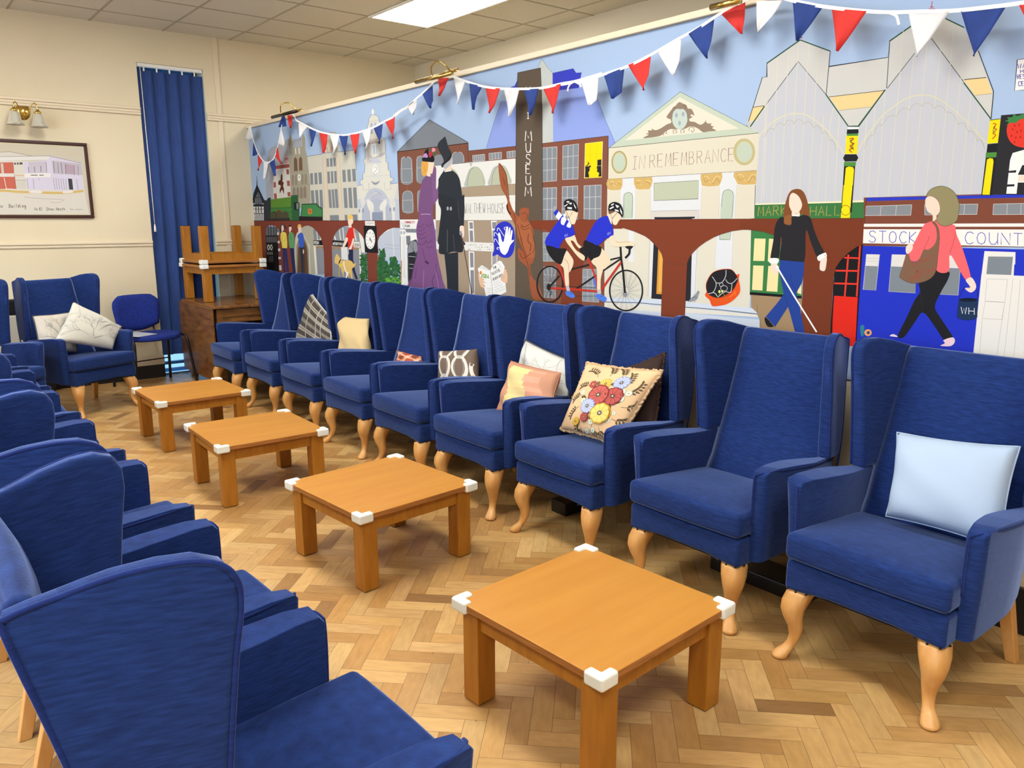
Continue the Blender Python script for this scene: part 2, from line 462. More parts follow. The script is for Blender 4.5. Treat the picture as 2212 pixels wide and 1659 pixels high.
def paint_mat(name, rough=0.55):
    m = mat(name, (1, 1, 1, 1), rough)
    nt, N, L, b = nodes(m)
    at = N.new('ShaderNodeAttribute')
    at.attribute_name = 'paint'
    L.new(at.outputs['Color'], b.inputs['Base Color'])
    return m
MURAL = '''
F 500 150 5.53
# smoke
C #a7a9af 430,1560 410,1340 432,1180 440,1000 470,950 500,925 560,890 600,840 650,855 705,850 705,1300 560,1250 520,1400 500,1580
K #7b7f86 .5 440,1000 455,965 480,960 490,930 520,920 530,890 560,895
K #7b7f86 .5 590,870 610,840 650,850 660,835 690,842
# church tower
P #a09a86 690,1659 690,870 690,820 705,765 725,830 730,860 735,930 845,915 842,800 862,765 882,830 885,960 905,1040 925,1235 937,1290 955,1659
P #a6a8ae 730,850 750,830 775,832 790,820 840,830 840,922 738,940
K #6f747a .6 745,880 760,850 790,845 800,870
L #dcdcd6 2.2 765,940 770,1012
L #dcdcd6 2.2 806,935 812,1010
P #6f5643 748,1215 746,1075 765,1045 785,1075 792,1212
P #6f5643 808,1208 806,1070 826,1037 846,1070 850,1205
L #8b8470 .8 690,1225 920,1210
L #8b8470 .8 700,1390 940,1372
P #8a8370 720,1380 718,1275 732,1250 748,1275 748,1378
P #8a8370 760,1378 758,1272 772,1248 788,1270 788,1376
P #8a8370 835,1372 833,1265 848,1240 862,1265 862,1370
P #8a8370 875,1370 873,1262 888,1238 902,1262 904,1368
P #87796a 735,1535 733,1425 748,1400 765,1425 767,1535
P #87796a 778,1538 776,1425 792,1398 808,1425 810,1535
P #87796a 820,1540 818,1422 834,1395 852,1420 855,1540
P #87796a 862,1535 860,1415 876,1388 894,1415 898,1535
E #dddbd0 810,1292 21,42
E #a9a595 810,1288 9,16
# red brick tower
P #cdcac0 500,1659 500,1200 520,1180 640,1115 690,1110 712,1500 712,1659
P #9c5049 525,1152 690,1128 692,1172 525,1192
P #c9979a 638,1060 655,1035 675,1030 682,1118 640,1128
L #97433f 2 640,1075 680,1062
P #9c5049 655,1196 686,1192 690,1252 660,1255
P #9c5049 662,1330 695,1328 700,1390 668,1395
P #9c5049 668,1468 702,1462 708,1515 674,1518
P #9c5049 500,1212 520,1210 522,1270 502,1272
P #9c5049 503,1348 530,1345 533,1408 505,1412
P #9c5049 508,1482 538,1480 545,1545 512,1552
C #5a2f22 590,1265 605,1250 612,1300 608,1340 625,1350 618,1390 628,1430 625,1490 612,1450 600,1440 580,1480 578,1430 590,1400 582,1380 560,1375 565,1330 585,1320
P #b7654f 560,1545 640,1540 640,1556 560,1558
# plaza
P #c7c4b5 905,1040 1085,1010 1480,962 1492,1190 1512,1659 950,1659 937,1290
L #2f3338 .7 905,1040 1085,1010
L #2f3338 .7 1285,985 1480,962 1490,1200
P #c9c2ae 1090,1000 1098,905 1130,870 1155,800 1165,760 1240,745 1245,820 1275,850 1290,960 1285,985
L #4a4b45 .6 1165,762 1238,748 1245,790
L #4a4b45 .5 1098,905 1100,1000 1285,978
T #a8493f .9 1112,985 34,-2 -1,-58 PLAZ
T #4d7a4a .9 1248,978 34,-2 -1,-58 A
P #d0c3ad 1090,1045 1125,1042 1165,1659 1115,1659
P #d0c3ad 1252,1026 1287,1022 1325,1659 1290,1659
L #b08d78 .5 1090,1045 1115,1659
L #b08d78 .5 1125,1042 1165,1659
L #b08d78 .5 1252,1026 1290,1659
L #b08d78 .5 1287,1022 1325,1659
W #7c8286 #7c8286 1135,1065 1163,1062 1168,1162 1140,1165 1 1
W #7c8286 #7c8286 1175,1062 1205,1058 1210,1160 1180,1162 1 1
W #7c8286 #7c8286 1216,1057 1245,1054 1252,1156 1222,1160 1 1
W #7c8286 #7c8286 940,1242 972,1238 978,1375 946,1378 1 1
W #7c8286 #7c8286 990,1237 1024,1234 1030,1371 996,1375 1 1
W #7c8286 #7c8286 1040,1232 1076,1228 1083,1368 1048,1371 1 1
W #7c8286 #7c8286 1145,1220 1174,1218 1180,1360 1150,1363 1 1
W #7c8286 #7c8286 1187,1217 1214,1214 1220,1358 1194,1360 1 1
W #7c8286 #7c8286 1226,1214 1256,1211 1262,1355 1233,1358 1 1
W #7c8286 #7c8286 1323,1202 1362,1198 1370,1343 1332,1346 1 1
W #7c8286 #7c8286 1383,1197 1422,1193 1430,1340 1392,1343 1 1
W #7c8286 #7c8286 1440,1190 1482,1187 1490,1336 1450,1339 1 1
W #7c8286 #7c8286 948,1446 984,1442 998,1659 960,1659 1 1
W #7c8286 #7c8286 1000,1443 1034,1440 1050,1659 1014,1659 1 1
W #7c8286 #7c8286 1052,1440 1086,1437 1104,1780 1066,1780 1 1
W #7c8286 #7c8286 1156,1436 1186,1434 1206,1680 1172,1680 1 1
W #7c8286 #7c8286 1196,1434 1224,1432 1244,1680 1214,1680 1 1
W #7c8286 #7c8286 1232,1430 1266,1428 1284,1680 1250,1680 1 1
W #7c8286 #7c8286 1337,1418 1376,1415 1392,1676 1352,1680 1 1
W #7c8286 #7c8286 1394,1414 1434,1411 1450,1676 1410,1678 1 1
W #7c8286 #7c8286 1452,1412 1492,1409 1508,1676 1468,1677 1 1
P #c7c4b5 950,1655 1512,1655 1520,1806 960,1806
W #7c8286 #7c8286 1175,1742 1282,1738 1288,1806 1180,1806 3 1
W #7c8286 #7c8286 1352,1738 1384,1736 1390,1806 1358,1806 1 1
W #7c8286 #7c8286 1408,1736 1504,1732 1510,1806 1414,1806 2 1
P #d0c3ad 1115,1655 1165,1655 1172,1806 1125,1806
P #d0c3ad 1290,1655 1325,1655 1332,1806 1300,1806
# town hall
P #d3d1c5 1505,1659 1503,1388 1560,1380 1538,1372 1535,1328 1570,1315 1570,1250 1590,1232 1597,1140 1578,1088 1600,1060 1600,900 1640,885 1628,720 1622,672 1638,655 1642,590 1665,552 1690,542 1722,545 1755,562 1760,600 1776,630 1778,690 1792,805 1835,845 1847,1105 1870,1115 1872,1200 1895,1212 1900,1290 1935,1302 1932,1330 1895,1342 1900,1366 1992,1356 2008,1659
L #50545c .6 1503,1388 1560,1380 1538,1372 1535,1328 1570,1315 1570,1250 1590,1232 1597,1140 1578,1088 1600,1060 1600,900 1640,885 1628,720 1622,672 1638,655 1642,590 1665,552 1690,542 1722,545 1755,562 1760,600 1776,630 1778,690 1792,805 1835,845 1847,1105 1870,1115 1872,1200 1895,1212 1900,1290 1935,1302 1932,1330 1895,1342 1900,1366 1992,1356
E #e2e1d8 1690,508 17,34
L #9b9fa8 .6 1640,620 1770,612
C #a3adbf 1660,690 1662,650 1674,635 1686,650 1688,690
C #a3adbf 1706,686 1708,645 1718,630 1730,645 1732,684
P #98a3b7 1660,705 1690,702 1690,770 1662,772
P #c6beb2 1640,830 1795,818 1825,862 1780,870 1645,890
L #6d7078 .6 1640,890 1790,868
P #a9b3c2 1682,905 1740,902 1744,1010 1690,1014
L #e8e8e2 1 1682,905 1690,1014
L #e8e8e2 1 1720,903 1726,1012
C #b9b3b8 1650,1020 1700,1050 1780,1010 1840,985 1846,1000 1790,1040 1700,1068 1655,1050
C #bcbfca 1655,1115 1665,1080 1720,1062 1770,1080 1780,1115
P #cfcfc9 1662,1130 1790,1118 1800,1300 1668,1310
E #e3e2da 1718,1200 34,62
K #777b85 .8 1700,1180 1720,1160 1738,1180 1725,1210 1700,1230 1718,1260 1740,1235
L #b9bac0 .6 1600,1280 1890,1262
C #8f939f 1668,1330 1690,1365 1720,1380 1755,1362 1772,1325 1750,1340 1720,1350 1690,1342
P #d3d1c5 1560,1360 1640,1352 1645,1440 1580,1445
L #8c8f98 .5 1565,1362 1580,1445 1645,1440 1640,1352
L #8c8f98 .5 1825,1345 1835,1435 1905,1430 1898,1340
C #b4bac6 1560,1659 1585,1560 1640,1450 1725,1415 1820,1460 1880,1560 1915,1659
C #d6d4c9 1612,1659 1625,1590 1665,1500 1725,1462 1790,1500 1830,1580 1850,1659
C #b2b6c2 1650,1530 1690,1490 1740,1470 1785,1490 1815,1530 1800,1580 1775,1600 1790,1659 1660,1659 1675,1590 1655,1570
L #7d8290 .6 1655,1500 1730,1455 1800,1495
P #c3c6ca 1925,1659 1985,1380 1995,1659
F 500 430 5.53
P #b9c0cb 1505,0 2010,0 2012,258 1515,258
C #cfcfc8 1560,95 1540,0 1590,0 1600,80 1560,110
C #cfcfc8 1900,90 1890,0 1940,0 1960,80 1930,110
C #aab1bf 1565,258 1570,130 1600,60 1660,10 1740,0 1820,20 1880,90 1910,258
C #d9d8cf 1625,0 1690,50 1700,130 1680,170 1640,120 1620,60
C #d9d8cf 1850,0 1790,50 1770,110 1800,140 1850,80
P #d6d5cc 1515,110 1560,110 1562,258 1520,258
P #d6d5cc 1655,100 1690,100 1690,258 1660,258
P #d6d5cc 1810,90 1840,90 1845,258 1815,258
P #d6d5cc 1915,85 1950,80 1955,258 1920,258
P #8791a5 1680,160 1808,155 1810,258 1682,258
E #8c90a0 1530,140 10,26
E #8c90a0 1572,138 10,26
E #8c90a0 1898,125 10,26
E #8c90a0 1942,120 10,26
# tudor house
P #20242a 248,50 262,-60 300,-165 303,-250 300,-280 306,-270 312,-165 345,-90 396,20 385,30 385,50
P #6a6f76 280,65 285,-10 320,-95 355,-10 370,60
L #20242a 1.2 320,-100 325,70
L #20242a 1.2 285,-20 365,-22
L #20242a 1 300,-30 303,70
L #20242a 1 345,-30 350,70
P #d9dad6 262,62 385,62 388,250 270,250
P #2f3338 385,30 400,10 420,18 430,-5 455,-20 470,-15 472,255 388,255
P #20242a 262,62 385,62 385,90 264,90
P #6a6f76 282,0 300,0 300,62 282,62
L #20242a 1.2 262,118 385,118
L #20242a 1.4 265,172 387,172
L #20242a 1.2 285,92 300,140 285,165
L #20242a 1.2 300,92 288,140 303,165
L #20242a 1.2 330,92 318,140 333,165
L #20242a 1.2 318,92 332,140 320,165
L #20242a 1.2 362,92 350,140 365,165
L #20242a 1.2 350,92 365,140 352,165
L #20242a 1.3 282,175 286,250
L #20242a 1.3 300,175 304,250
L #20242a 1.3 318,175 322,250
L #20242a 1.3 336,175 340,250
L #20242a 1.3 354,175 358,250
L #20242a 1.3 372,175 376,250
# train
P #5a8430 470,105 470,5 720,-28 722,95
P #2f5c38 712,258 712,-45 795,-50 800,40 815,45 815,258
P #18211c 745,40 800,35 805,130 750,130
P #7d858c 775,50 800,48 800,120 778,122
P #3f7a3c 470,105 722,95 722,258 470,258
L #23452c .8 470,110 740,100
L #23452c .8 600,160 740,155
P #2f6038 840,60 1018,52 1045,85 1088,112 1090,215 822,218 835,125
P #42804a 850,72 1005,66 1035,98 1080,125 1082,205 835,208 848,130
L #1c3524 1 840,60 1018,52 1045,85 1088,112 1090,215
P #c4773a 912,118 958,112 965,175 918,182
P #a05a2e 925,130 948,127 952,165 930,168
P #251c1e 808,205 1092,215 1092,258 808,258
E #4b4a34 505,205 40,60
E #4f4a30 570,190 42,68
E #4b4a34 645,205 42,60
K #2c3122 1.4 505,150 540,190 530,250
K #8a5c30 1.2 535,150 570,125 605,155
P #33302f 430,235 700,225 700,258 430,258
# clouds around bottom
F 840 230 5.53
# grey gable
P #7a8086 103,540 485,158 950,430 950,445 545,490
L #2b3036 1 103,540 485,158 950,430
P #7b4e3d 103,538 948,432 955,665 780,690 755,690 555,705 562,1358 135,1358
L #2b2020 1.6 103,542 948,438
L #2b2020 1 103,540 135,1358
L #2b2020 1 948,435 955,662
C #81878d 148,905 148,640 165,608 208,595 255,608 274,645 280,905
L #c9c4bc .8 160,910 150,640 168,608 208,595 255,610 275,645 280,905 160,910
L #c9c4bc .7 152,748 276,740
C #81878d 335,895 333,635 350,600 395,588 440,600 455,640 455,890
L #c9c4bc .8 342,898 333,635 350,600 395,588 440,600
L #c9c4bc .7 335,735 400,732
C #81878d 545,705 540,620 560,585 600,575 640,590 645,690
C #81878d 755,690 752,590 775,555 825,540 870,555 895,595 896,668
L #c9c4bc .8 756,620 758,585 780,550 828,538 872,552 896,595 896,668
P #86503d 190,555 222,553 218,600 205,615 195,600
P #86503d 382,535 412,533 410,590 390,592
P #86503d 805,480 842,477 838,540 820,550 812,540
L #4d2c22 .5 190,555 222,553 218,600 205,615 195,600 190,555
L #4d2c22 .5 805,480 842,477 838,540 820,550 812,540 805,480
C #81878d 168,1255 165,1060 185,1020 225,1005 270,1020 285,1060 290,1260
L #c9c4bc .8 170,1258 165,1060 185,1020 225,1005 270,1020 287,1060 290,1262 170,1258
L #c9c4bc .7 166,1122 286,1117
C #81878d 350,1255 343,1045 360,1005 400,1000 400,1255
L #c9c4bc .8 350,1255 343,1045 360,1005
P #86503d 200,957 232,955 228,1000 215,1012 205,1000
P #b89c8c 560,990 600,986 605,1000 562,1010
# museum
P #7b4b3b 950,530 1525,474 1525,622 955,665
L #3b2a26 .8 950,530 1525,474
W #858b90 #c9c4bc 1002,585 1146,570 1148,645 1005,658 6 1
W #858b90 #c9c4bc 1198,560 1346,545 1348,622 1200,638 4 1
W #858b90 #c9c4bc 1412,540 1515,528 1516,605 1414,615 3 1
F 0 0 1
P #8c9fdb 1050.5,320.5 1068,262 1083,219.5 1090,218.5 1119,215 1119,315
L #4a5480 .6 1050.5,320.5 1068,262 1083,219.5 1091,218.5
P #3a41b0 1100,190 1112,185 1118,172 1118,192
P #8c9fdb 1194,196 1262,187 1286,201 1308,260 1329,309 1314,322 1194,330
L #3f5a78 .7 1286,201 1308,260 1329,309
P #383fb3 1193.5,158 1238.5,148 1244.5,157.6 1256,156.6 1250,190 1208,195 1193.5,197
L #22276e .5 1193.5,158 1238.5,148 1244.5,157.6 1256,156.6 1250,190
P #bfc4be 1161,147 1171,127.5 1193.7,157.6 1195,309 1168,310
L #4b5258 .6 1161,147 1171,127.5 1183,146 1193.7,157.6
P #7f4f3d 1170,310 1314,293.5 1312,476 1306,476 1306,690 1172,690 1170,476
L #3b2a26 .8 1170,310 1314,293.5 1312,476
F 1140 230 7.373
W #82888e #c9c6c0 230,660 468,641 460,1185 235,1200 3 3
W #82888e #c9c6c0 560,628 812,596 801,1153 555,1166 3 3
P #f4d20b 915,590 1193,557 1178,1128 905,1143
L #d8cf9a .8 915,590 1193,557 1178,1128 905,1143 915,590
L #c7a70a .4 1002,580 995,1130
L #c7a70a .4 1105,568 1092,930
L #c7a70a .4 912,775 1188,745
P #23252b 912,1130 918,1010 915,955 975,950 1000,935 1008,965 985,975 990,1010 965,1060 975,1085 978,1132
L #23252b 1.6 925,945 950,940 970,905 960,880
L #23252b 1.2 950,940 985,905
P #23252b 1110,850 1175,843 1174,940 1110,945
P #23252b 1100,950 1174,945 1176,1115 1125,1118 1140,1060 1100,1035 1110,1010 1102,985
L #d8cfc0 .5 1110,948 1175,943
W #82888e #d0cdc8 237,1300 462,1290 455,1813 237,1813 3 3
W #82888e #d0cdc8 552,1278 798,1265 790,1813 548,1813 3 3
W #82888e #d0cdc8 898,1265 1172,1248 1165,1813 895,1813 3 3
F 1140 420 5.927
W #8a9094 #b9bcbc 195,490 350,490 350,855 200,855 3 4
W #8a9094 #b9bcbc 205,930 362,940 356,1328 210,1318 3 4
W #8a9094 #b9bcbc 705,955 888,960 910,1380 700,1365 3 4
L #c9c6c0 .7 205,930 362,930
# walthew house
F 840 230 5.53
P #e0dfd8 548,708 755,690 1520,618 1516,925 875,965 562,992
L #55504a .6 548,708 755,690 1520,618
C #b3bb9f 632,860 640,800 680,755 735,735 790,760 825,810 835,850 835,985 632,985
C #b9bcb8 915,958 925,860 960,760 1010,722 1070,728 1125,800 1142,945
C #b5bba1 940,955 945,850 975,760 1020,728 1070,735 1120,810 1140,945
L #5c605c .7 940,955 945,850 975,760 1015,730
L #8d908c .5 915,958 925,860 960,760 1010,722 1070,728 1125,800 1142,945
C #b9bcb8 1198,942 1212,830 1250,735 1320,700 1390,715 1440,810 1455,925
C #b5bba1 1228,940 1240,820 1275,740 1330,708 1390,722 1435,810 1450,922
L #5c605c .7 1228,940 1240,820 1275,740 1325,708
L #8d908c .5 1198,942 1212,830 1250,735 1320,700 1390,715 1440,810 1455,925
E #b9b8a2 982,690 14,24
P #a8947b 562,992 1516,925 1513,1055 885,1080 562,1102
L #6b5a48 .6 875,965 1516,925
P #dfded6 562,1102 885,1080 1513,1055 1512,1362 562,1362
L #6b5a48 .6 885,1080 1513,1055
T #8f8f8a 1 905,1278 37,-1 -2,-118 WALTHEW
T #8f8f8a 1 1185,1278 43,-1 -2,-118 HOUSE
F 840 420 5.53
P #a3907a 562,308 1513,308 1514,1260 600,1260 590,900
L #5a4a3a .6 885,310 1513,308
W #e6e5df #e6e5df 948,318 1012,316 1025,565 960,565 1 1
P #85868d 962,335 1003,333 1008,410 968,412
P #85868d 965,432 1005,430 1012,562 972,562
W #e6e5df #e6e5df 1222,316 1290,314 1295,560 1240,560 1 1
P #85868d 1235,332 1288,330 1288,408 1240,410
P #85868d 1240,430 1290,428 1292,570 1245,575
P #e0dfd9 565,560 900,565 1252,578 1252,685 905,668 570,655
L #8d8a82 .5 565,560 900,565 1252,578
L #8d8a82 .5 570,655 905,668 1252,685
B #55504c 950,585 1240,665
P #e6e5df 955,680 1022,684 1028,1200 968,1200
P #85868d 970,695 1010,697 1014,870 976,872
P #85868d 976,905 1018,903 1022,1180 985,1182
L #e6e5df 2 1232,688 1234,880
P #9b9ca0 1245,690 1292,692 1290,840 1248,842
L #e6e5df 1.4 1296,690 1292,840
# community fund house
P #e4e4df 135,300 560,298 562,415 140,408
P #7d8288 145,410 560,418 560,460 205,452
P #dcdcd6 140,455 340,458 345,640 150,640
P #e6e5df 205,455 345,462 340,620 205,620
T #b54b5c .9 192,345 14,0 -1,-26 COMMUNITY
T #3b3b3e .8 200,390 14,0 -1,-26 FUND
K #77767a .7 165,325 160,350 180,400 188,380 180,345
P #6f747c 205,495 258,493 262,560 215,612
P #e3e3de 145,470 205,470 245,1085 150,1080 140,800
C #e3e3de 128,430 150,418 190,420 205,435 200,490 140,495
E #b0b2b6 150,458 14,22
E #b0b2b6 185,458 14,22
L #9a9ca2 .6 170,500 182,1000
L #9a9ca2 .6 190,500 195,1000
L #6a6d74 .6 140,500 150,1000
C #3c4047 232,1060 228,640 245,580 290,550 340,560 345,800 280,1060
C #85898f 234,700 234,640 250,585 292,558 335,580 335,690
L #3c4047 .7 290,560 300,690
L #3c4047 .7 255,590 300,690
P #26262b 240,700 315,680 320,740 290,1040 246,1020
L #d8d8d4 .8 240,738 320,745
L #d8d8d4 .8 245,832 300,836
L #d8d8d4 .8 246,880 292,885
# lady
C #7a547f 395,-150 425,-190 470,-230 500,-260 515,-290 545,-330 568,-300 570,-60 640,-240 660,-300 650,-190 600,-60 560,80 530,50 520,200 560,470 575,700 640,1000 655,1180 230,1140 260,1060 290,900 335,740 345,600 330,400 380,200 360,100
F 840 230 5.53
C #75507a 480,835 520,870 535,1150 520,1300 500,1290 400,1285 358,1290 360,1150 385,1000 390,920 420,860 450,828
C #7d5685 520,870 560,930 570,1030 620,965 640,985 610,1060 560,1145 535,1150
C #ead3bd 615,970 610,930 625,885 645,872 655,900 645,940 628,985
F 840 420 5.53
C #784f7d 385,228 500,235 525,330 545,460 575,680 600,820 650,1090 655,1200 230,1160 290,960 330,770 345,620 335,430 350,330
K #5c3762 1.3 345,470 390,480 440,450
K #5c3762 1.3 340,500 400,530 450,500
K #5c3762 1.3 350,590 410,600 440,560
K #5c3762 1.5 440,540 470,580 520,540
K #5c3762 1.3 450,620 480,640 520,620
K #5c3762 1.3 445,350 470,380 520,350
K #5c3762 1.2 350,380 380,390 420,350
K #5c3762 1.2 345,430 390,435 430,400
C #4d2c50 430,800 450,790 480,815 475,835 450,825
K #5c3762 1.3 400,640 430,760 445,800
K #5c3762 1.6 300,870 270,1030 240,1090
K #5c3762 1.3 330,880 320,1000
K #9a74a2 1.2 420,900 410,1130
K #9a74a2 1.2 560,880 600,1130
K #5c3762 1.5 545,960 520,1040 540,1100
K #5c3762 1.2 490,1140 530,1095
K #5c3762 1.3 570,830 565,900 600,1000
K #b79abb 1.4 385,240 440,235 500,240
F 840 230 5.53
C #e9d2b8 465,665 540,668 530,760 520,800 500,805 500,835 480,835 455,825 450,760
C #d8a24a 405,655 440,650 472,665 470,740 455,800 430,835 400,815 392,760 390,700
K #b07c2c .8 410,700 430,710 420,740 440,760 415,790
P #17181b 395,615 545,612 548,640 530,668 405,655
C #17181b 420,600 425,555 450,515 480,510 500,560 540,610 430,615
C #b98ac0 415,600 420,570 450,560 470,600 450,612
C #d98f9c 520,500 545,495 560,520 545,545 520,540
C #b13242 480,540 510,535 520,570 500,610 480,590
C #48633f 535,545 560,540 570,565 545,590
C #48633f 475,520 500,508 505,530 480,540
# man
C #2b3036 600,860 665,770 760,765 840,850 870,1000 885,1130 900,1290 895,1432 852,1428 845,1340 830,1180 822,1300 860,1500 885,1590 900,1659 610,1659 600,1500 625,1250 595,1150 592,1000 595,900
F 840 420 5.53
C #272b31 600,0 810,60 830,150 850,300 870,430 890,560 890,670 860,692 830,690 760,685 690,712 640,714 600,690 605,560 620,330 628,100
P #272c33 665,710 830,690 835,1240 705,1240 695,1000
P #2b3036 818,50 905,0 905,240 895,382 850,380 835,240
K #5a6068 1.2 702,420 700,690
K #484e56 1.2 770,480 790,680
E #9a9fa6 705,168 13,24
E #9a9fa6 743,170 13,24
K #4a5058 .8 822,80 838,230 850,300
C #ead3c0 855,378 895,380 902,440 900,490 885,522 868,515 880,470 852,460 848,430
E #8a8d9a 860,462 15,28
P #5b4638 868,500 880,500 1000,1190 985,1195 975,1100
F 840 230 5.53
C #2d3238 583,470 660,370 680,372 712,480 745,545 755,580 735,620 655,722 630,718 632,690 660,640
K #15171a 2.4 640,690 700,650 750,585
C #aeb3b8 660,700 700,665 735,640 755,600 765,640 760,680 745,700 700,740 670,745 655,725
P #e6cdb8 690,745 745,690 760,640 755,700 750,760 680,770
L #e6e5df 2.2 668,778 750,765
# hand speech bubble
F 840 420 5.53
C #2b33b8 1255,560 1262,440 1300,360 1380,322 1450,345 1495,420 1508,540 1495,670 1450,745 1380,757 1330,740 1300,718 1240,735 1262,650
K #e8e8ee 1.4 1298,440 1300,410 1318,408 1380,500
K #e8e8ee 1.4 1265,500 1262,465 1285,462 1340,540
K #e8e8ee 1.4 1262,570 1262,540 1280,535 1320,600
K #e8e8ee 1.4 1390,430 1380,400 1400,390
K #e8e8ee 1.4 1310,660 1295,650 1300,635 1325,640
C #f0f0f2 1320,600 1308,470 1330,465 1352,550 1372,565 1390,480 1405,395 1415,382 1428,400 1420,480 1440,400 1455,405 1448,500 1465,430 1480,440 1468,540 1485,545 1498,540 1490,560 1450,610 1425,680 1395,718 1372,718 1335,680
# newspaper
C #dfb795 1070,960 1100,945 1120,985 1155,1020 1168,1060 1155,1115 1130,1118 1090,1080
C #dfb795 1385,895 1400,900 1418,960 1418,1040 1400,1058 1360,1050 1335,1020 1335,985
P #eceae4 1062,885 1110,840 1180,880 1210,905 1240,840 1320,788 1350,795 1388,860 1362,975 1395,1060 1405,1165 1290,1222 1160,1215 1145,1130
L #7a7a78 .8 1062,885 1110,840 1180,880 1210,905 1240,840 1320,788 1350,795 1388,860
L #7a7a78 .7 1210,905 1250,1215
L #9a9a98 .6 1080,870 1195,905
L #9a9a98 .6 1092,856 1200,900
K #9a9a98 .6 1225,870 1260,830 1310,830 1350,880
C #dfb795 1075,985 1110,990 1145,1020 1120,1028 1150,1045 1125,1060 1152,1085 1140,1115 1110,1100 1085,1050
C #dfb795 1340,985 1370,985 1400,1000 1415,1040 1390,1056 1345,1030
L #b08a6a .6 1120,1020 1148,1025
L #b08a6a .6 1125,1050 1165,1055
L #b08a6a .6 1345,985 1385,992
E #d98a35 1100,935 14,22
T #6d9a2a 1.5 1108,990 24,4 -3,-46 ASDA
T #55544f .9 1250,895 16,-6 -8,-28 THE
T #55544f .9 1232,970 15,-8 -9,-32 TALKING
T #55544f .8 1245,1035 14,-7 -9,-30 NEWSPAPER
L #8a8984 .5 1255,1060 1315,1030
L #8a8984 .5 1258,1085 1340,1048
L #8a8984 .5 1262,1115 1360,1070
L #8a8984 .5 1265,1145 1385,1095
L #8a8984 .5 1268,1172 1388,1128
L #8a8984 .5 1172,1118 1240,1130
L #8a8984 .5 1175,1140 1240,1155
L #8a8984 .5 1178,1165 1245,1178
# brown tower
F 0 0 1
P #5e5143 1118.6,157 1167.8,146.4 1171.5,230 1172.4,476 1175,700 1113,700 1113.6,476 1115.5,230
L #2c2620 .7 1118.6,157 1167.8,146.4 1171.5,230 1172.4,476
L #2c2620 .7 1118.6,157 1115.5,230 1113.6,476
L #e6e2d4 .8 1137,187 1137,196
L #e6e2d4 .8 1146,186 1146,196
F 840 230 5.53
T #e8e4da 1.5 1650,145 44,0 0,-70 I
T #e8e4da 1.6 1630,415 110,0 0,-125 M
T #e8e4da 1.6 1640,550 80,0 0,-115 U
T #e8e4da 1.6 1638,682 80,0 0,-112 S
T #e8e4da 1.6 1640,802 76,0 0,-108 E
T #e8e4da 1.6 1640,935 80,0 0,-108 U
T #e8e4da 1.6 1628,1072 108,0 0,-112 M
# memorial
F 1300 180 5.53
P #d6d8d8 68,1150 1862,1040 1830,1620 62,1620
P #d6cfb9 82,770 1885,590 1862,1040 75,1145
L #5d5a4c .8 75,1145 1862,1040 1885,590
L #5d5a4c .8 82,770 75,1145
P #bdc7b2 85,772 938,103 1885,592
P #dcd6c2 275,682 935,168 1640,540
L #4c5a60 .8 85,772 938,103 1885,592
L #4c4a40 1.1 85,772 1885,592
C #8d7b69 890,260 925,225 965,240 1010,260 1030,300 1075,310 1108,385 1075,370 1060,390 1085,400 1045,430 1060,455 1110,462 1180,495 1235,460 1240,440 1262,478 1315,480 1300,500 1340,520 1318,535 1368,565 1280,575 1210,583 1140,535 1060,515 985,545 860,548 830,545 790,560 760,580 690,630 495,655 560,615 525,605 560,590 550,565 600,560 595,540 640,560 700,540 780,490 830,470 820,430 790,420 775,400 800,360 830,320 860,285
E #bcc9bd 932,420 93,130
L #6d7d72 .6 842,420 850,320 930,295 1015,320 1024,420
E #9aa6b0 892,382 17,28
E #9aa6b0 973,368 17,28
E #9aa6b0 930,475 15,28
C #8d7b69 905,300 890,260 925,228 965,240 985,290 950,308
K #6e5e50 1 870,320 850,295 880,285 905,300
K #6e5e50 1 975,290 985,262 1010,280 990,305
K #8a7f70 1.3 740,625 735,580 770,570 775,600 755,595
K #8a7f70 1.3 860,605 855,565 890,560 895,590 875,590
K #8a7f70 1.3 950,600 945,560 980,555 985,585 965,582
K #8a7f70 1.3 1040,570 1050,530 1090,525 1105,560 1085,585 1070,560
E #b0a573 210,942 95,138
E #9a8f5c 210,942 88,130
E #c3b98a 210,942 84,126
E #b9c5b0 210,942 70,106
O #8c8152 .6 210,942 82,122
E #b0a573 1702,820 130,160
E #c3b98a 1702,820 122,152
E #b9c5b0 1705,820 92,120
O #8c8152 .6 1703,820 108,140
T #9a7f78 1.2 358,1030 88,-7 10,-152 IN
T #9a7f78 1.2 572,1010 94,-8 4,-154 REMEMBRANCE
P #c9a865 75,1145 245,1135 250,1180 245,1230 225,1270 150,1280 75,1270 55,1200
P #c9a865 385,1130 600,1118 608,1165 590,1230 570,1265 480,1272 410,1262 385,1200
P #c9a865 1185,1085 1435,1068 1442,1120 1420,1190 1400,1222 1300,1235 1200,1225 1180,1130
P #c9a865 1580,1062 1880,1040 1885,1090 1868,1170 1840,1205 1720,1215 1625,1205 1575,1110
K #e0c88c 1.2 80,1190 130,1170 160,1230 200,1170 235,1190
K #8d7340 .7 90,1160 110,1210 140,1190 170,1220 200,1180 230,1220
K #e0c88c 1.2 400,1170 450,1160 490,1220 540,1160 590,1180
K #8d7340 .7 400,1150 430,1200 460,1180 500,1220 530,1170 580,1210
K #e0c88c 1.2 1200,1130 1260,1110 1310,1190 1370,1110 1425,1130
K #8d7340 .7 1210,1100 1240,1180 1280,1150 1330,1200 1370,1140 1410,1190
K #e0c88c 1.2 1600,1110 1670,1090 1730,1170 1800,1090 1870,1110
K #8d7340 .7 1610,1080 1650,1160 1700,1130 1760,1180 1800,1110 1850,1160
P #d5cfba 68,1280 225,1272 222,1620 62,1620
P #d5cfba 405,1270 582,1264 585,1620 405,1620
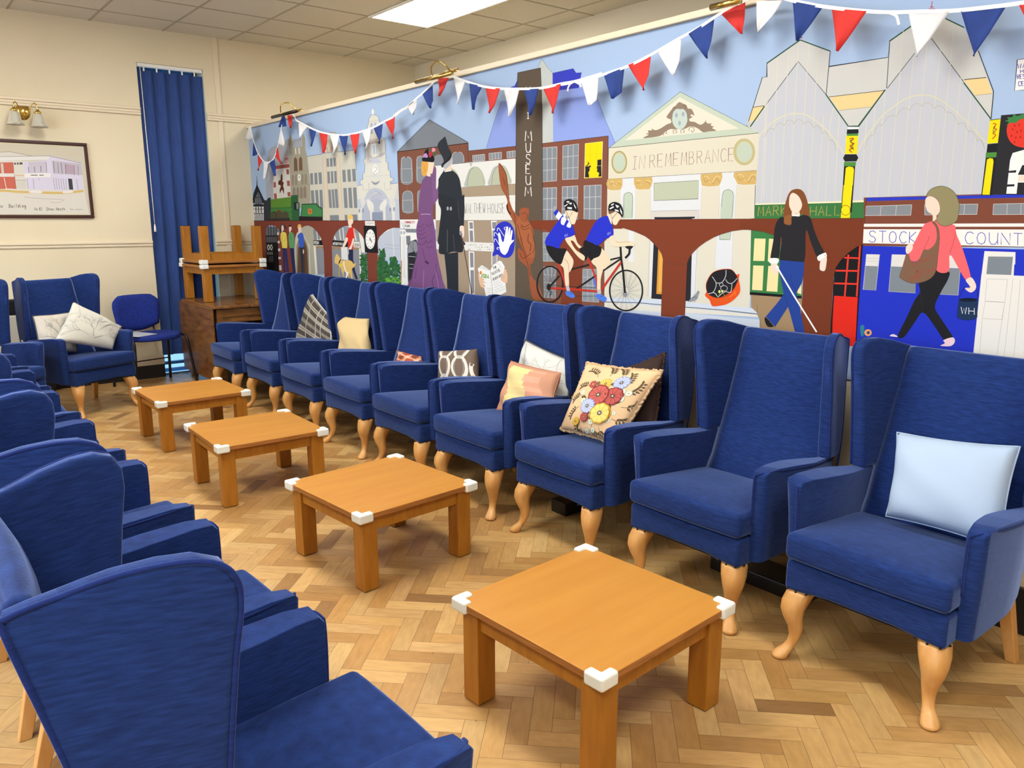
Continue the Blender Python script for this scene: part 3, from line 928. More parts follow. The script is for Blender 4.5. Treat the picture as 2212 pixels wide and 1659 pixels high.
P #d5cfba 1198,1238 1408,1224 1408,1620 1180,1620
P #d5cfba 1612,1215 1842,1205 1825,1620 1588,1620
L #b8ae9a .5 405,1270 405,1620
L #b8ae9a .5 582,1264 585,1620
L #b8ae9a .5 1198,1238 1180,1620
L #b8ae9a .5 1408,1224 1395,1620
L #b8ae9a .5 1612,1215 1588,1620
L #4c4a40 .8 1845,1205 1825,1620
P #b7bda3 625,1192 1157,1160 1150,1380 622,1402
L #5d6458 .8 625,1192 1157,1160 1150,1380 622,1402 625,1192
C #b9c5b0 262,1620 262,1360 275,1320 320,1300 360,1318 370,1355 362,1620
L #5d6458 .8 262,1620 262,1360 275,1320 320,1300 360,1318 370,1355 362,1620
C #b9c5b0 1422,1620 1440,1340 1460,1285 1515,1265 1560,1290 1575,1340 1555,1620
L #5d6458 .8 1422,1620 1440,1340 1460,1285 1515,1265 1560,1290 1575,1340 1555,1620
P #cfc9bf 590,1528 1165,1515 1160,1620 588,1620
L #6b675e .6 590,1528 1165,1515 1160,1620
P #27272d 628,1600 1112,1592 1112,1622 628,1622
# memorial below the viaduct
F 1380 450 5.53
P #d7d2bf -410,120 1370,120 1330,1030 1320,1200 -410,1140
P #d6d9db -120,120 -60,120 -60,640 -120,640
P #d6d9db 150,120 700,120 690,1000 120,1060
P #27272d 190,105 640,105 625,1110 150,1078
P #cf933a 235,450 300,500 290,1028 210,1022
P #e0a850 255,480 300,540 285,1000 232,998
P #d6d9db 635,500 700,470 690,640 670,1000 620,1100
L #8f8c80 .6 700,470 690,640 672,1000
L #8f8c80 .6 130,380 110,1050
P #d6d9db 930,120 1130,120 1115,720 905,720
P #b9c5b0 985,-20 1118,-20 1090,375 967,372
L #5d6458 .8 967,290 967,372 1090,375 1100,285
L #b8ae9a .5 930,330 905,720
L #b8ae9a .5 1130,280 1112,720
P #cdd5e0 -410,1060 250,1090 1420,1200 1412,1262 540,1185 -410,1120
L #33363c 1.4 -410,1118 0,1128 560,1180 1000,1215 1412,1262
P #ded9cb -410,1125 560,1188 1412,1268 1430,1300 560,1250 -410,1200
P #c9d2df -410,1200 560,1250 1450,1330 1452,1480 -410,1400
# market hall
F 1600 0 3.614
P #c9c8c2 50,985 170,605 205,600 205,495 465,305 700,400 690,520 1150,448 1165,320 1330,205 1500,95 1600,145 1740,215 1860,400 1975,715 1955,925 1945,1530 120,1590 110,1600 145,1040
P #bfc1c6 75,990 205,815 450,480 670,740 840,985 920,985 1130,705 1345,440 1490,300 1740,640 1955,930 1945,1560 120,1590 148,1040
P #e6c98e 95,838 190,825 125,940 55,948
P #e6c98e 690,755 1125,705 1020,835 770,862
P #e6c98e 1745,622 1918,605 1965,730 1830,745
L #2b2f36 1.4 50,985 170,605 205,600 205,495
L #2b2f36 1.2 95,838 190,825
L #2b2f36 1.2 200,815 450,480 668,740
L #2b2f36 1.4 700,400 688,520 1150,448 1165,320 1140,690
L #2b2f36 1.4 700,400 668,740
L #2b2f36 1.2 690,757 1130,705
L #77736a .7 770,862 1020,835
L #2b2f36 1.2 1145,690 1360,415
L #2b2f36 1.4 1490,300 1742,640
L #2b2f36 1.6 1745,622 1918,605
L #77736a .7 1830,745 1965,730
L #2b2f36 2 1855,395 1975,715 1955,930
L #2f5238 2.6 205,495 465,312 700,400
L #2f5238 2.6 75,990 190,825
L #2f5238 2.6 668,740 840,985 920,985 1130,700
L #2f5238 2.8 1162,322 1330,205
L #2f5238 2.8 1600,145 1745,215
L #2f5238 2.8 1742,645 1955,930
E #b9bdb9 62,965 16,18
L #a8434f 1.6 465,255 468,300
L #a8434f 2.6 455,295 482,292
L #c23d4c 1.6 1495,10 1490,60
L #c23d4c 2.6 1470,72 1520,72
L #c23d4c 2 1480,55 1505,55
V #d8d3b4 1.1 208,790 180,1540 290,460 240,1585
V #d8d3b4 1.1 375,395 310,1580 455,330 378,1580
V #d8d3b4 1.1 533,345 455,1580 608,380 530,1580
V #d8d3b4 1.1 190,800 190,1060 725,840 700,960
V #d8d3b4 1.1 650,900 600,1570 700,960 660,1570
V #d8d3b4 1.1 770,900 735,1570 190,1065 160,1580
V #d8d3b4 1.1 985,930 935,1560 1050,840 990,1560
V #d8d3b4 1.1 1130,720 1060,1560 1245,600 1150,1555
V #d8d3b4 1.1 1350,450 1250,1550 1455,350 1345,1550
V #d8d3b4 1.1 1560,390 1440,1545 1660,260 1540,1540
V #d8d3b4 1.1 1740,420 1625,1540 1800,740 1710,1540
V #d8d3b4 1.1 1860,830 1790,1535 1270,240 1240,620
K #d5d0a8 2.2 145,1070 190,1005 270,940 350,900 430,885 510,898 590,945 660,1005 730,1085 810,1205
K #d5d0a8 2.2 915,1190 960,1100 1030,1000 1110,900 1200,830 1300,765 1420,742 1520,760 1610,815 1700,890 1780,960 1850,1040 1915,1110
A #d5d0a8 1.2 190,1040 262,985 340,950 418,935 495,940 570,970 640,1010 700,1070 745,1140
A #d5d0a8 1.2 965,1130 1035,1030 1105,950 1215,880 1318,830 1415,800 1515,815 1610,850 1700,940 1780,1000 1850,1070 1905,1130
P #39743f 112,1600 780,1585 980,1578 965,1780 112,1780
P #e3dfb8 112,1590 985,1562 985,1578 112,1602
L #28432c .8 112,1602 980,1580
F 1620 400 3.736
T #a99a52 1.5 65,250 62,-2 4,-78 MARK
T #a99a52 1.5 485,248 66,-2 5,-76 HALL
L #1d1f22 1 45,0 38,268
# market lower
P #3a7a44 12,268 200,268 420,268 420,905 0,868 5,620
W #ebd9a0 #ebd9a0 38,430 128,432 118,612 28,610 1 1
W #ebd9a0 #ebd9a0 155,432 235,435 225,620 145,616 1 1
W #ebd9a0 #ebd9a0 28,648 112,650 102,850 18,845 1 1
W #ebd9a0 #ebd9a0 150,652 235,655 222,860 135,855 1 1
W #ebd9a0 #ebd9a0 360,700 420,700 415,880 385,870 1 1
P #15161a 0,862 420,895 418,918 0,885
P #a08462 10,885 420,915 415,1300 85,1300 78,1080 60,1030 10,985
L #5a4a3a .6 60,965 58,1035 85,1090 85,1150
# red phone box arch
P #17181c 640,1300 690,600 830,500 912,470 870,1300
P #dd2a1c 655,1300 680,892 870,905 850,1300
L #dd3a2a 3.6 795,560 765,900
L #dd3a2a 3.6 890,480 862,900
L #dd3a2a 3.6 680,792 875,798
L #dd3a2a 3.6 690,690 880,692
L #dd3a2a 3.4 760,585 890,590
# viaduct: right half then left half
F 1380 450 5.53
F 0 0 1
P #7c3b24 1172,476 1380,474 1868,471.5 1868,487 1620,492 1380,492 1172,494
C #7c3b24 1172,476 1230,476 1290,480 1320,495 1308,520 1262,560 1253,720 1213,720 1215,560 1200,525 1185,500 1160,491 1150,480
C #7c3a24 1253,560 1268,530 1288,505 1320,495 1345,493 1300,480 1240,480 1216,560
P #7a3a24 1214,530 1253,530 1254,720 1212,720
P #7c3b24 1330,476 1430,476 1432,530 1400,513 1370,500 1348,493 1330,492
P #7c3b24 1376,476 1600,475 1616,482 1636,497 1616,496 1604,496 1583,499 1561,505 1543,512 1525,522 1510,533 1497,546 1489,558 1485,568 1482,630 1479,700 1428,700 1432,576 1432.8,560 1430,549 1424,538.6 1416,529.5 1403.5,517 1391,508 1380,503 1376,498
P #743720 1600,475 1868,472 1866,526 1850,534 1833,546 1816,563 1806,578 1801,600 1798,650 1793,740 1728,740 1733,650 1737,566 1738,540 1712,524 1680,510 1650,500 1620,496 1600,494
L #4d2a1e .8 1172,476 1380,474 1868,471.5
L #5a2f20 .7 1376,497 1391,508 1403.5,517 1416,529.5 1424,538.6 1430,549 1432.8,560 1432,576 1428,700
L #5a2f20 .7 1479,700 1482,630 1485,568 1489,558 1497,546 1510,533 1525,522 1543,512 1561,505 1583,499 1604,496 1616,496 1650,501 1672,508
L #4a4236 .8 1434,570 1484,571
L #4a4236 .8 1740,582 1797,584
L #4d2a1e .7 1798,720 1801,600 1806,578 1816,563 1833,546 1850,534 1866,526
P #7c3a24 1146,476 1172,476 1172,500 1160,495 1146,492
F 500 430 5.53
# behind left arches
P #6e7278 412,700 412,330 600,330 600,900 412,900
P #1c1a1c 412,435 565,435 600,900 420,900
W #5f6368 #1c1a1c 415,445 545,445 548,520 418,520 5 1
L #1c1a1c 1.4 440,320 444,450
L #1c1a1c 1.4 470,318 474,450
L #1c1a1c 1.4 505,320 509,450
L #1c1a1c 1.4 535,330 538,450
P #dcdcd6 425,545 492,545 494,610 428,610
L #1c1a1c 1.5 428,545 440,578 428,610
L #1c1a1c 1.5 458,545 446,578 460,610
L #1c1a1c 1.5 462,545 474,578 462,610
L #1c1a1c 1.5 492,545 480,578 494,610
L #d0d0ca 1.2 432,632 434,665
L #d0d0ca 1.2 450,632 452,665
L #d0d0ca 1.2 468,632 470,665
L #d0d0ca 1.2 486,632 488,665
W #55595e #1c1a1c 440,680 500,680 502,755 444,755 3 1
P #7c4038 548,400 605,400 620,900 575,900
P #d6d2ca 545,398 568,396 570,428 548,430
P #d6d2ca 552,500 575,498 577,526 554,528
P #d6d2ca 556,592 582,590 584,622 560,624
P #d6d2ca 560,692 590,690 592,718 564,720
P #d6d2ca 568,792 595,790 600,850 572,852
P #aaa693 755,900 755,330 985,320 1010,900
P #c4bfae 765,480 780,400 830,360 880,460 940,560 935,620 950,900 765,900
P #8a8373 775,900 775,560 800,480 850,430 900,520 922,600 930,900
P #5e4532 790,900 795,590 830,500 862,480 895,560 905,620 920,900
L #2f241c 1 862,490 880,900
P #c7c4b5 985,330 1110,330 1120,900 1020,900
P #7f858b 975,360 1040,350 1060,480 990,490
L #dadad4 1.6 1015,360 1030,490
P #19191c 980,490 1095,492 1096,552 982,552
T #dddbd2 1 990,540 15,0 0,-38 FEB4
P #888b91 1008,570 1110,565 1118,900 1030,900
P #dddbd0 980,555 1003,555 1028,900 1005,900
C #9c7c5c 1010,565 1110,565 1100,600 1060,575 1030,600
P #8a8f96 1205,330 1560,330 1600,640 1600,980 1210,980
L #dddcd4 2.6 1230,440 1245,490
L #dddcd4 2 1290,370 1305,490
L #dddcd4 2 1330,340 1345,490
L #dddcd4 2.6 1470,400 1490,500
P #dddcd2 1520,400 1570,420 1600,640 1555,640
P #19191c 1203,490 1395,505 1396,572 1205,560
T #dddbd2 .8 1212,548 16,1 0,-34 MERRYWAY
P #dddcd2 1460,512 1530,512 1532,582 1462,580
T #5a5650 .8 1470,568 14,0 0,-36 2020
P #84878e 1200,572 1530,582 1548,970 1210,960
C #9c7c5c 1205,570 1310,570 1300,615 1255,585 1220,610
C #9c7c5c 1440,578 1530,584 1525,620 1485,590 1450,615
P #d9dad6 1310,575 1385,575 1392,730 1315,720
P #dddcd2 1525,590 1545,590 1555,975 1538,970
P #b8bfcb 1745,400 1860,330 2012,330 2025,740 1830,720 1745,620
L #8f97a6 .7 1830,540 2015,560
L #8f97a6 .7 1830,580 2018,600
P #d9dad2 1815,400 1880,340 1930,345 1950,700 1975,730 1945,720 1930,500 1925,350 1840,400
P #b09078 2020,735 2040,735 2035,1010 2020,1010
P #a0765a 1735,640 1870,900 1870,1020 1750,1020
P #19191c 1735,500 1745,500 1760,645 1740,645
# left viaduct
P #7a3c2e 270,258 2012,258 2012,345 1940,340 1870,365 1820,400 1770,450 1750,500 1748,640 1755,1100 1635,1100 1620,640 1605,520 1590,490 1565,445 1530,400 1470,345 1390,318 1340,325 1290,350 1240,410 1215,470 1200,560 1205,700 1212,1100 1120,1100 1105,640 1098,560 1075,470 1040,410 1000,360 960,330 920,315 880,320 830,350 780,410 758,470 750,600 770,1000 615,1000 600,700 590,500 585,400 570,365 530,325 480,312 440,320 415,345 412,900 330,900 290,600
L #3a1c16 1 270,258 2012,258
L #4d261d .5 1200,560 1215,470 1240,410 1290,350 1340,325 1390,318
L #4d261d .5 1098,560 1075,470 1040,410 1000,360 960,330 920,315 880,320
L #4d261d .5 1748,600 1750,500 1770,450 1820,400 1870,365 1940,340 2012,345
# bushes
J #2c6035 40 1550,660 1620,1000
J #2c6035 60 1745,740 1860,1020
J #2c6035 60 1840,780 2020,1020
J #2c6035 20 1770,600 1830,760
J #2c6035 20 1900,700 1980,800
J #5c9a35 14 1850,940 2015,1020
# clock
P #1b1a1e 1580,318 1735,320 1747,645 1597,637
P #e0dfda 1597,262 1713,262 1716,320 1602,316
K #7b7a78 .8 1620,300 1640,280 1655,300 1680,282 1700,295
E #e8e7e2 1662,480 58,118
K #2a2a2e 1.2 1655,395 1660,410
K #2a2a2e 1.2 1625,400 1630,415
K #2a2a2e 1.2 1695,405 1690,420
K #2a2a2e 1.2 1615,440 1622,448
K #2a2a2e 1.2 1705,440 1700,452
K #2a2a2e 1.2 1612,490 1620,492
K #2a2a2e 1.2 1712,485 1704,488
K #2a2a2e 1.2 1620,540 1626,532
K #2a2a2e 1.2 1708,535 1702,528
K #2a2a2e 1.2 1640,575 1644,562
K #2a2a2e 1.2 1690,570 1686,560
K #2a2a2e 1.2 1665,585 1665,572
L #2a2a2e 1.4 1658,470 1682,520
L #2a2a2e 1.2 1658,455 1655,500
# three friends
C #33202a 612,300 595,310 585,350 585,395 620,395 640,360 655,340 640,320
C #e5cdbc 598,340 608,310 625,325 628,370 612,385 615,400 602,400
C #e3d15e 592,410 620,392 655,410 665,480 668,530 662,588 612,585 600,520 588,480
K #b9a33c .8 615,430 605,480 620,500
K #b9a33c .8 640,430 645,480 625,500
P #27305e 612,585 662,588 690,880 670,880 640,660 645,880 625,880
P #6c2f46 640,660 668,880 645,880
C #e5cdbc 688,330 700,318 718,330 718,370 705,385 712,405 695,400
C #34251f 685,335 690,310 712,312 718,330 700,330
C #5e9a62 690,410 718,395 745,420 752,490 745,588 700,585 685,490
K #4c7f50 .8 710,430 705,480 725,460
P #262a52 700,585 745,588 772,885 735,885
C #ddb35e 792,345 800,305 828,305 838,345 815,350
C #e5cdbc 800,345 835,340 835,385 820,400 822,415 808,415
C #3a5cb8 800,425 835,400 860,425 868,500 862,580 812,575 802,480 790,450
P #2d3040 820,575 862,580 865,885 840,885 828,700
C #e5cdbc 858,600 868,615 865,655 855,640
# man with guide dog
C #e2bf60 1392,250 1390,205 1420,185 1450,205 1452,240 1420,235
C #e9d0bb 1395,250 1450,240 1455,280 1435,310 1440,345 1408,345 1402,315
C #cf2d24 1385,400 1405,350 1440,338 1468,350 1478,450 1462,480 1450,600 1400,590 1392,500 1370,455
L #e9c9be 1.6 1462,350 1475,455
C #e9d0bb 1370,460 1395,480 1350,575 1330,568 1345,520
C #e9d0bb 1450,475 1470,480 1445,570 1415,635 1395,650 1400,600 1430,545
P #232a48 1402,600 1455,605 1455,720 1480,860 1512,960 1485,955 1430,800 1400,700
P #232a48 1375,900 1392,880 1395,945 1378,940
C #dcb86c 1232,740 1245,680 1265,655 1290,690 1308,715 1340,735 1400,730 1440,745 1462,775 1480,765 1490,770 1470,810 1440,840 1450,945 1430,940 1415,880 1405,945 1385,880 1345,870 1345,940 1325,880 1295,800 1260,775 1238,765
K #c9a45c 1.6 1290,800 1288,935
L #ece9df 2.2 1345,745 1345,790 1390,920
L #ece9df 3.4 1390,870 1375,940
L #e8d23a 3 1290,800 1330,780
L #26222a 2.4 1285,770 1308,720
L #dedcd4 .8 1405,640 1345,745
# statue with oar
F 840 420 5.53
C #9a5536 1312,-330 1330,-370 1400,-260 1425,-110 1418,-40 1440,60 1470,150 1500,210 1530,240 1565,260 1560,200 1590,165 1650,160 1680,190 1668,300 1700,370 1730,430 1732,530 1750,620 1745,740 1720,820 1690,845 1720,990 1780,1060 1830,1180 1840,1260 1730,1250 1690,1120 1680,1000 1660,880 1620,835 1560,780 1540,700 1560,640 1600,690 1540,520 1520,400 1470,290 1420,200 1405,140 1420,90 1400,20 1340,-100
C #a5603c 1540,520 1530,330 1560,270 1600,330 1670,330 1720,420 1735,560 1745,720 1710,760 1640,730 1610,620 1590,500
K #5d2f1e 1.2 1540,360 1600,600 1650,740
K #5d2f1e 1.4 1580,360 1620,390 1680,360
K #5d2f1e 1.2 1575,385 1620,420 1690,395
K #5d2f1e 1.4 1670,470 1665,560 1700,600 1690,680
K #3c2018 2.6 1415,120 1425,190 1460,235
K #5d2f1e 1.2 1565,700 1600,760 1640,750 1700,700
K #5d2f1e 1 1590,240 1630,220 1660,260 1640,310
K #5d2f1e 1.2 1330,-370 1400,-250 1420,-110 1440,60
K #5d2f1e 1 1370,-200 1390,-110
K #5d2f1e 1 1500,200 1540,500 1640,760 1700,980
K #5d2f1e 1 1705,400 1730,520 1750,620 1720,700
# tandem
F 1140 420 5.927
O #231f22 3.4 288,1150 165,228
O #231f22 3.4 1262,1230 210,258
H #6b5a50 .5 288,1150 155,215
H #9aa0a0 .5 1262,1230 198,245
E #8f9296 1250,1275 30,38
L #2a2628 1.4 460,965 590,945
L #241f21 3.6 460,990 560,960 790,900
L #241f21 3.6 960,860 1190,805
L #241f21 3.8 600,1225 880,1035
L #241f21 3.8 970,975 1200,820
L #241f21 3.6 290,1175 410,1040
L #241f21 4.4 1190,670 1200,830 1225,1000 1248,1260
K #241f21 4.6 1255,670 1290,670 1340,660 1310,700 1300,760 1250,815
L #bf3527 4 400,890 470,1100 500,1200
L #bf3527 4 775,820 880,1080 900,1240
L #bf3527 4.4 280,1198 600,1215 940,1245 1010,1130 1200,865
E #231f22 275,1185 28,44
K #231f22 1.6 290,1230 305,1270 285,1290
L #231f22 .8 300,1165 880,1195
L #231f22 .6 600,1300 880,1300
# rear rider
C #ecd2b2 485,560 545,540 600,520 640,620 700,680 690,700 640,670 590,600 555,600 620,710 720,780 740,840 700,840 640,790 560,690 500,610
C #22201f 672,690 700,675 730,680 770,760 760,820 730,850 735,790 700,760 670,730
C #ecd2b2 415,880 460,790 500,720 560,790 590,850 580,920 545,990 530,1010 532,1170 490,1170 470,1000 460,940
K #6b5a48 .7 470,820 520,880 535,990
C #1e1d20 238,640 300,660 420,690 500,700 470,790 440,880 410,892 330,840 260,740
C #2632c0 232,640 240,560 300,470 370,370 420,335 560,380 600,460 605,510 555,540 480,565 420,650 405,692 320,665
C #9aa0a8 335,220 328,170 345,145 365,170 370,200
P #2632c0 330,235 372,190 402,215 360,280
P #e8e8ea 360,282 402,215 448,265 400,332
P #2632c0 402,332 448,265 485,290 440,352
C #e8e8ea 460,255 480,245 495,262 485,290 465,282
C #e8e8ea 440,300 480,290 500,330 470,390 430,370
P #2632c0 470,390 500,325 535,345 500,400
C #e8e8ea 505,395 540,340 562,380 550,425 510,415
C #edd3b4 490,210 640,220 630,300 610,370 580,382 545,350 540,300 505,270
C #e8e8ea 525,300 545,320 548,345 520,335
C #1d1b1d 468,130 475,85 520,60 570,65 615,100 640,160 642,228 600,215 540,195 490,205 480,150
C #e9e9e6 500,95 520,85 540,92 520,105
P #e9e9e6 478,145 520,118 515,130 482,158
P #e9e9e6 525,110 572,105 560,132
P #e9e9e6 590,105 625,170 622,185 600,150
P #e9e9e6 512,162 570,165 572,190 515,182
L #3b2f2a .9 492,205 535,300 580,225
L #3b2f2a .9 535,300 555,375
T #8f98d8 .8 478,550 22,-8 -3,-36 WH
C #b8b9bc 495,1175 530,1172 545,1240 510,1242
C #4f79d8 495,1240 550,1240 605,1290 600,1320 570,1325 500,1290
K #2c4a96 .8 540,1270 570,1262
# front rider
C #ecd2b2 920,800 940,690 1000,740 1050,800 1062,850 1050,900 970,960 965,870
C #ecd2b2 820,850 860,810 925,790 960,850 970,950 940,1080 935,1240 895,1240 890,960 840,890
C #1e1d20 718,620 760,585 900,650 950,690 925,785 850,820 820,848 780,800 730,720
C #2632c0 755,580 800,480 860,370 930,300 1020,275 1060,300 1085,380 1100,510 1040,558 1000,570 905,650 830,620
C #ecd2b2 1045,560 1095,525 1130,590 1180,605 1320,598 1370,620 1368,655 1340,662 1180,668 1100,665 1070,620
K #8a6d50 .7 1130,600 1170,612 1320,604
C #1e1d1f 1255,665 1340,660 1320,690 1290,700
C #edd3b4 1060,240 1130,215 1200,290 1170,340 1140,388 1105,385 1088,350 1078,300
C #edd3b4 1030,265 1060,240 1085,330 1075,380
C #7b5a45 1040,215 1080,205 1120,220 1060,250 1040,240
C #1d1b1d 1035,200 1045,130 1090,100 1140,98 1195,130 1225,200 1225,260 1212,298 1190,260 1140,225 1090,210 1050,215
P #e9e9e6 1070,130 1110,112 1105,130 1075,145
P #e9e9e6 1050,180 1100,150 1110,165 1060,192
P #e9e9e6 1125,130 1180,150 1150,175
P #e9e9e6 1185,165 1215,230 1212,262 1190,215
P #e9e9e6 1118,190 1165,200 1172,222 1125,212
L #3b2f2a .9 1060,240 1085,310 1150,235
L #3b2f2a .9 1085,310 1082,370
T #8f98d8 .8 1025,525 24,-9 -3,-34 WH
C #4f79d8 838,1090 860,1080 880,1160 885,1190 860,1170
C #b8b9bc 895,1225 940,1225 942,1275 905,1275
C #4f79d8 880,1280 940,1278 1010,1320 1005,1360 975,1375 890,1325
K #2c4a96 .8 930,1310 970,1300
# pigeon and steel drum
F 1380 450 5.53
C #8d9199 595,1115 640,1060 690,1010 705,985 722,990 728,1010 712,1030 700,1075 670,1100 640,1108
K #4a4e56 1 640,1075 665,1060 690,1065
L #8a6a60 .7 668,1100 672,1118
C #e2521c 810,1000 850,1100 880,1165 960,1165 1060,1140 1150,1080 1212,990 1195,850 1170,790
C #c4421c 860,790 940,740 1060,722 1130,745 1190,840 1170,900 1150,960 1080,1040 950,1075 860,1050 815,1000 805,900
C #201f23 868,790 940,745 1060,728 1130,750 1185,840 1165,910 1120,980 1030,1040 950,1068 865,1045 820,1000 812,900
K #c9cac8 1.4 878,815 925,890 915,960 885,1005 830,1020
K #c9cac8 1.4 1045,735 1040,810 1000,880 950,893 922,885
K #c9cac8 1.4 1040,850 1070,890 1120,892 1180,835
K #c9cac8 1.4 1115,900 1100,1000 1040,995 990,1020 950,1055 920,1020 890,1005
O #c9cac8 1 987,912 22,22
O #c9cac8 1 1020,955 40,32
E #d9d98a 966,995 14,18
E #d9d98a 1000,990 12,16
L #6d8a35 1.2 970,1010 935,1140
L #6d8a35 1.2 1005,1005 1068,1110
K #e88a3a 1.2 1085,1060 1130,1030 1150,990 1160,1040
# blue club building
F 1620 400 3.736
P #7a4634 920,100 2300,60 2300,345 920,345
P #2a39b8 942,102 1440,92 2300,70 2300,98 1440,115 940,130
W #83888c #d0ccc6 938,170 1308,158 1300,242 930,246 3 1
W #83888c #d0ccc6 1412,158 1842,152 1832,236 1412,240 4 1
W #83888c #d0ccc6 1968,152 2300,145 2300,236 1962,238 3 1
L #1f1a1a .8 942,102 912,480
P #eae6de 922,312 2300,308 2300,335 922,336
P #7a4634 918,336 2300,335 2300,500 912,490
P #eae7e0 920,355 2300,358 2300,498 914,468
T #3d4bb5 1.5 960,460 82,2 2,-92 STOCKP
T #3d4bb5 1.5 1735,472 98,3 2,-96 COUNTY
P #2233bd 912,490 2300,520 2300,1480 850,1430
L #1b1b3a .8 912,490 850,1430
P #d9d6d0 942,558 1048,560 1040,655 932,650
P #7c858c 932,650 1040,655 1018,848 916,842
L #c0c2c6 .8 942,558 1048,560 1018,848 916,842 942,558
L #9a9a98 .5 940,590 1044,592
L #9a9a98 .5 938,612 1042,614
P #d9d6d0 1148,560 1262,562 1250,660 1140,655
P #7c858c 1140,655 1345,665 1338,870 1122,858
L #c0c2c6 .8 1148,560 1262,562
L #c0c2c6 .8 1148,560 1122,858 1338,870
P #7c858c 1590,670 1698,675 1682,888 1530,880
P #d9d6d0 1605,565 1690,570 1695,672 1592,668
L #c0c2c6 .8 1700,675 1682,888 1530,880
P #e4e1da 1895,532 2145,540 2140,735 1870,730
P #7c858c 1925,575 2125,578 2110,725 1910,718
P #2233bd 2135,640 2200,640 2195,735 2130,735
P #e4e1da 1870,720 2300,735 2300,1500 1795,1450
L #8a8780 .5 1915,755 2080,762 2060,945 1900,935 1915,755
L #8a8780 .5 1900,938 2058,946 2035,1085 1878,1075 1900,938
L #8a8780 .5 1878,1075 1850,1400
L #8a8780 .5 2058,946 1990,1400
L #8a8780 .5 2125,755 2050,1400
L #8a8780 .5 2185,760 2130,1400
C #2f7d8c 895,1135 920,1130 925,1160 918,1215 900,1215 893,1170
E #e0a060 955,1190 30,28
E #2f3a6a 957,1190 12,13
# lady with white stick
C #7d4a28 272,300 280,180 320,60 380,30 430,50 462,120 485,240 480,270 440,240 400,235 345,240 335,320 295,332
C #8f5a30 275,290 285,250 330,240 340,260 335,310 295,330
C #ead3bf 318,130 325,85 350,62 395,90 422,150 415,190 402,215 402,245 342,245 340,215 320,170
K #8d6d58 .6 365,232 395,220 410,195
L #eeece6 2.6 342,243 402,248
C #262529 205,330 240,265 275,260 280,310 335,318 340,258 400,252 440,240 490,265 520,360 560,460 600,545 552,590 500,480 455,365 440,620 340,620 245,605 258,470 250,430 232,595 180,590 168,580 190,450
L #7a4030 1.6 255,420 252,500
C #eeebe4 165,590 230,592 228,628 195,640 160,625 158,605
C #eeebe4 548,575 608,545 620,560 618,580 560,612
E #3a3a3e 608,568 3,4
C #ead3c4 172,640 215,632 235,680 232,700 210,718 190,700 175,665
C #ead3c4 575,605 620,580 618,640 605,690 570,685 565,655
P #24418f 245,605 440,622 435,720 420,790 375,870 400,960 445,1200 370,1200 330,1050 310,980 205,1142 130,1060 215,960 275,880 255,780 240,680
K #1a2f6e .8 330,720 345,800 385,860
K #1a2f6e .8 275,880 310,980
C #1b1b20 128,1065 180,1120 190,1142 145,1140 122,1095
L #f2f1ee 3.2 215,650 350,880 540,1185
# lady with bag and bucket
C #1e1e22 1370,780 1470,690 1605,695 1600,760 1545,860 1495,980 1540,1070 1600,1160 1640,1235 1570,1248 1500,1150 1400,1028 1330,1110 1245,1225 1195,1215 1260,1080 1330,930 1375,860
K #34343a .8 1375,850 1400,1000
C #e9c8d0 1565,1250 1640,1228 1655,1265 1620,1298 1540,1295 1575,1275
C #e9d5dd 1130,1215 1160,1202 1195,1222 1160,1222
C #f0666a 1280,560 1340,440 1400,330 1440,300 1500,290 1560,330 1650,320 1670,400 1720,520 1785,745 1745,765 1680,660 1615,560 1605,695 1510,690 1500,560 1440,520 1380,590 1330,615 1290,600
K #a83d48 .9 1450,410 1430,470 1400,520
K #a83d48 .9 1660,370 1650,440 1615,550
C #e9d3c4 1262,545 1262,500 1290,472 1315,480 1312,520 1280,552
C #e9d3c4 1745,765 1790,745 1825,800 1822,840 1790,865 1760,855 1738,830 1780,825 1765,800
K #8d6d58 .6 1745,830 1775,830 1768,800
C #7c5d48 1212,730 1240,640 1262,560 1285,560 1300,605 1335,618 1370,590 1405,520 1440,520 1490,480 1510,420 1500,340 1470,300 1488,292 1520,340 1532,420 1520,560 1500,700 1440,765 1340,792 1270,780 1220,750
K #4a362a .8 1262,560 1240,640 1212,730 1220,750 1270,780 1340,792 1440,765 1500,700 1520,560 1532,420 1520,340 1488,292
T #9c4438 1.2 1305,668 28,-12 -6,-48 Turners
T #9c4438 1.2 1338,712 26,-8 -4,-34 art
T #9c4438 1.2 1290,772 26,-11 -6,-36 supplies
C #8f8660 1425,85 1460,35 1530,8 1600,20 1660,70 1690,150 1685,230 1668,290 1600,328 1540,322 1505,285 1520,240 1535,170 1510,110 1470,90
K #4a4432 .9 1425,85 1460,35 1530,8 1600,20 1660,70 1690,150 1685,230 1668,290 1600,328 1540,322 1505,285
C #ead0bb 1416,150 1420,110 1450,88 1500,105 1530,150 1535,210 1510,240 1505,275 1478,290 1475,240 1435,210
K #8d6d58 .6 1416,150 1420,110 1450,88 1500,105 1530,150 1535,210 1505,275
P #1d3352 1688,920 1840,925 1838,1060 1800,1085 1720,1085 1675,1065
E #101a2e 1764,925 75,16
K #101a2e 1 1690,920 1705,870 1740,820
K #101a2e 1 1832,840 1840,870 1838,925
K #0f1b33 .8 1690,940 1672,1060 1720,1085 1800,1085 1840,1060
T #dcdfe4 1.4 1706,1036 62,5 0,-54 WH
# yellow pillar
F 1600 0 3.614
P #f1efe6 838,995 922,995 920,1008 836,1010
P #202124 832,1010 920,1008 922,1035 910,1048 828,1048
P #4d8a3c 832,1045 918,1042 918,1060 830,1062
P #f6d712 825,1062 917,1060 910,1200 818,1202
K #b5402c 2.2 850,1085 880,1080 860,1110 885,1120 855,1140 880,1155 850,1170 870,1190
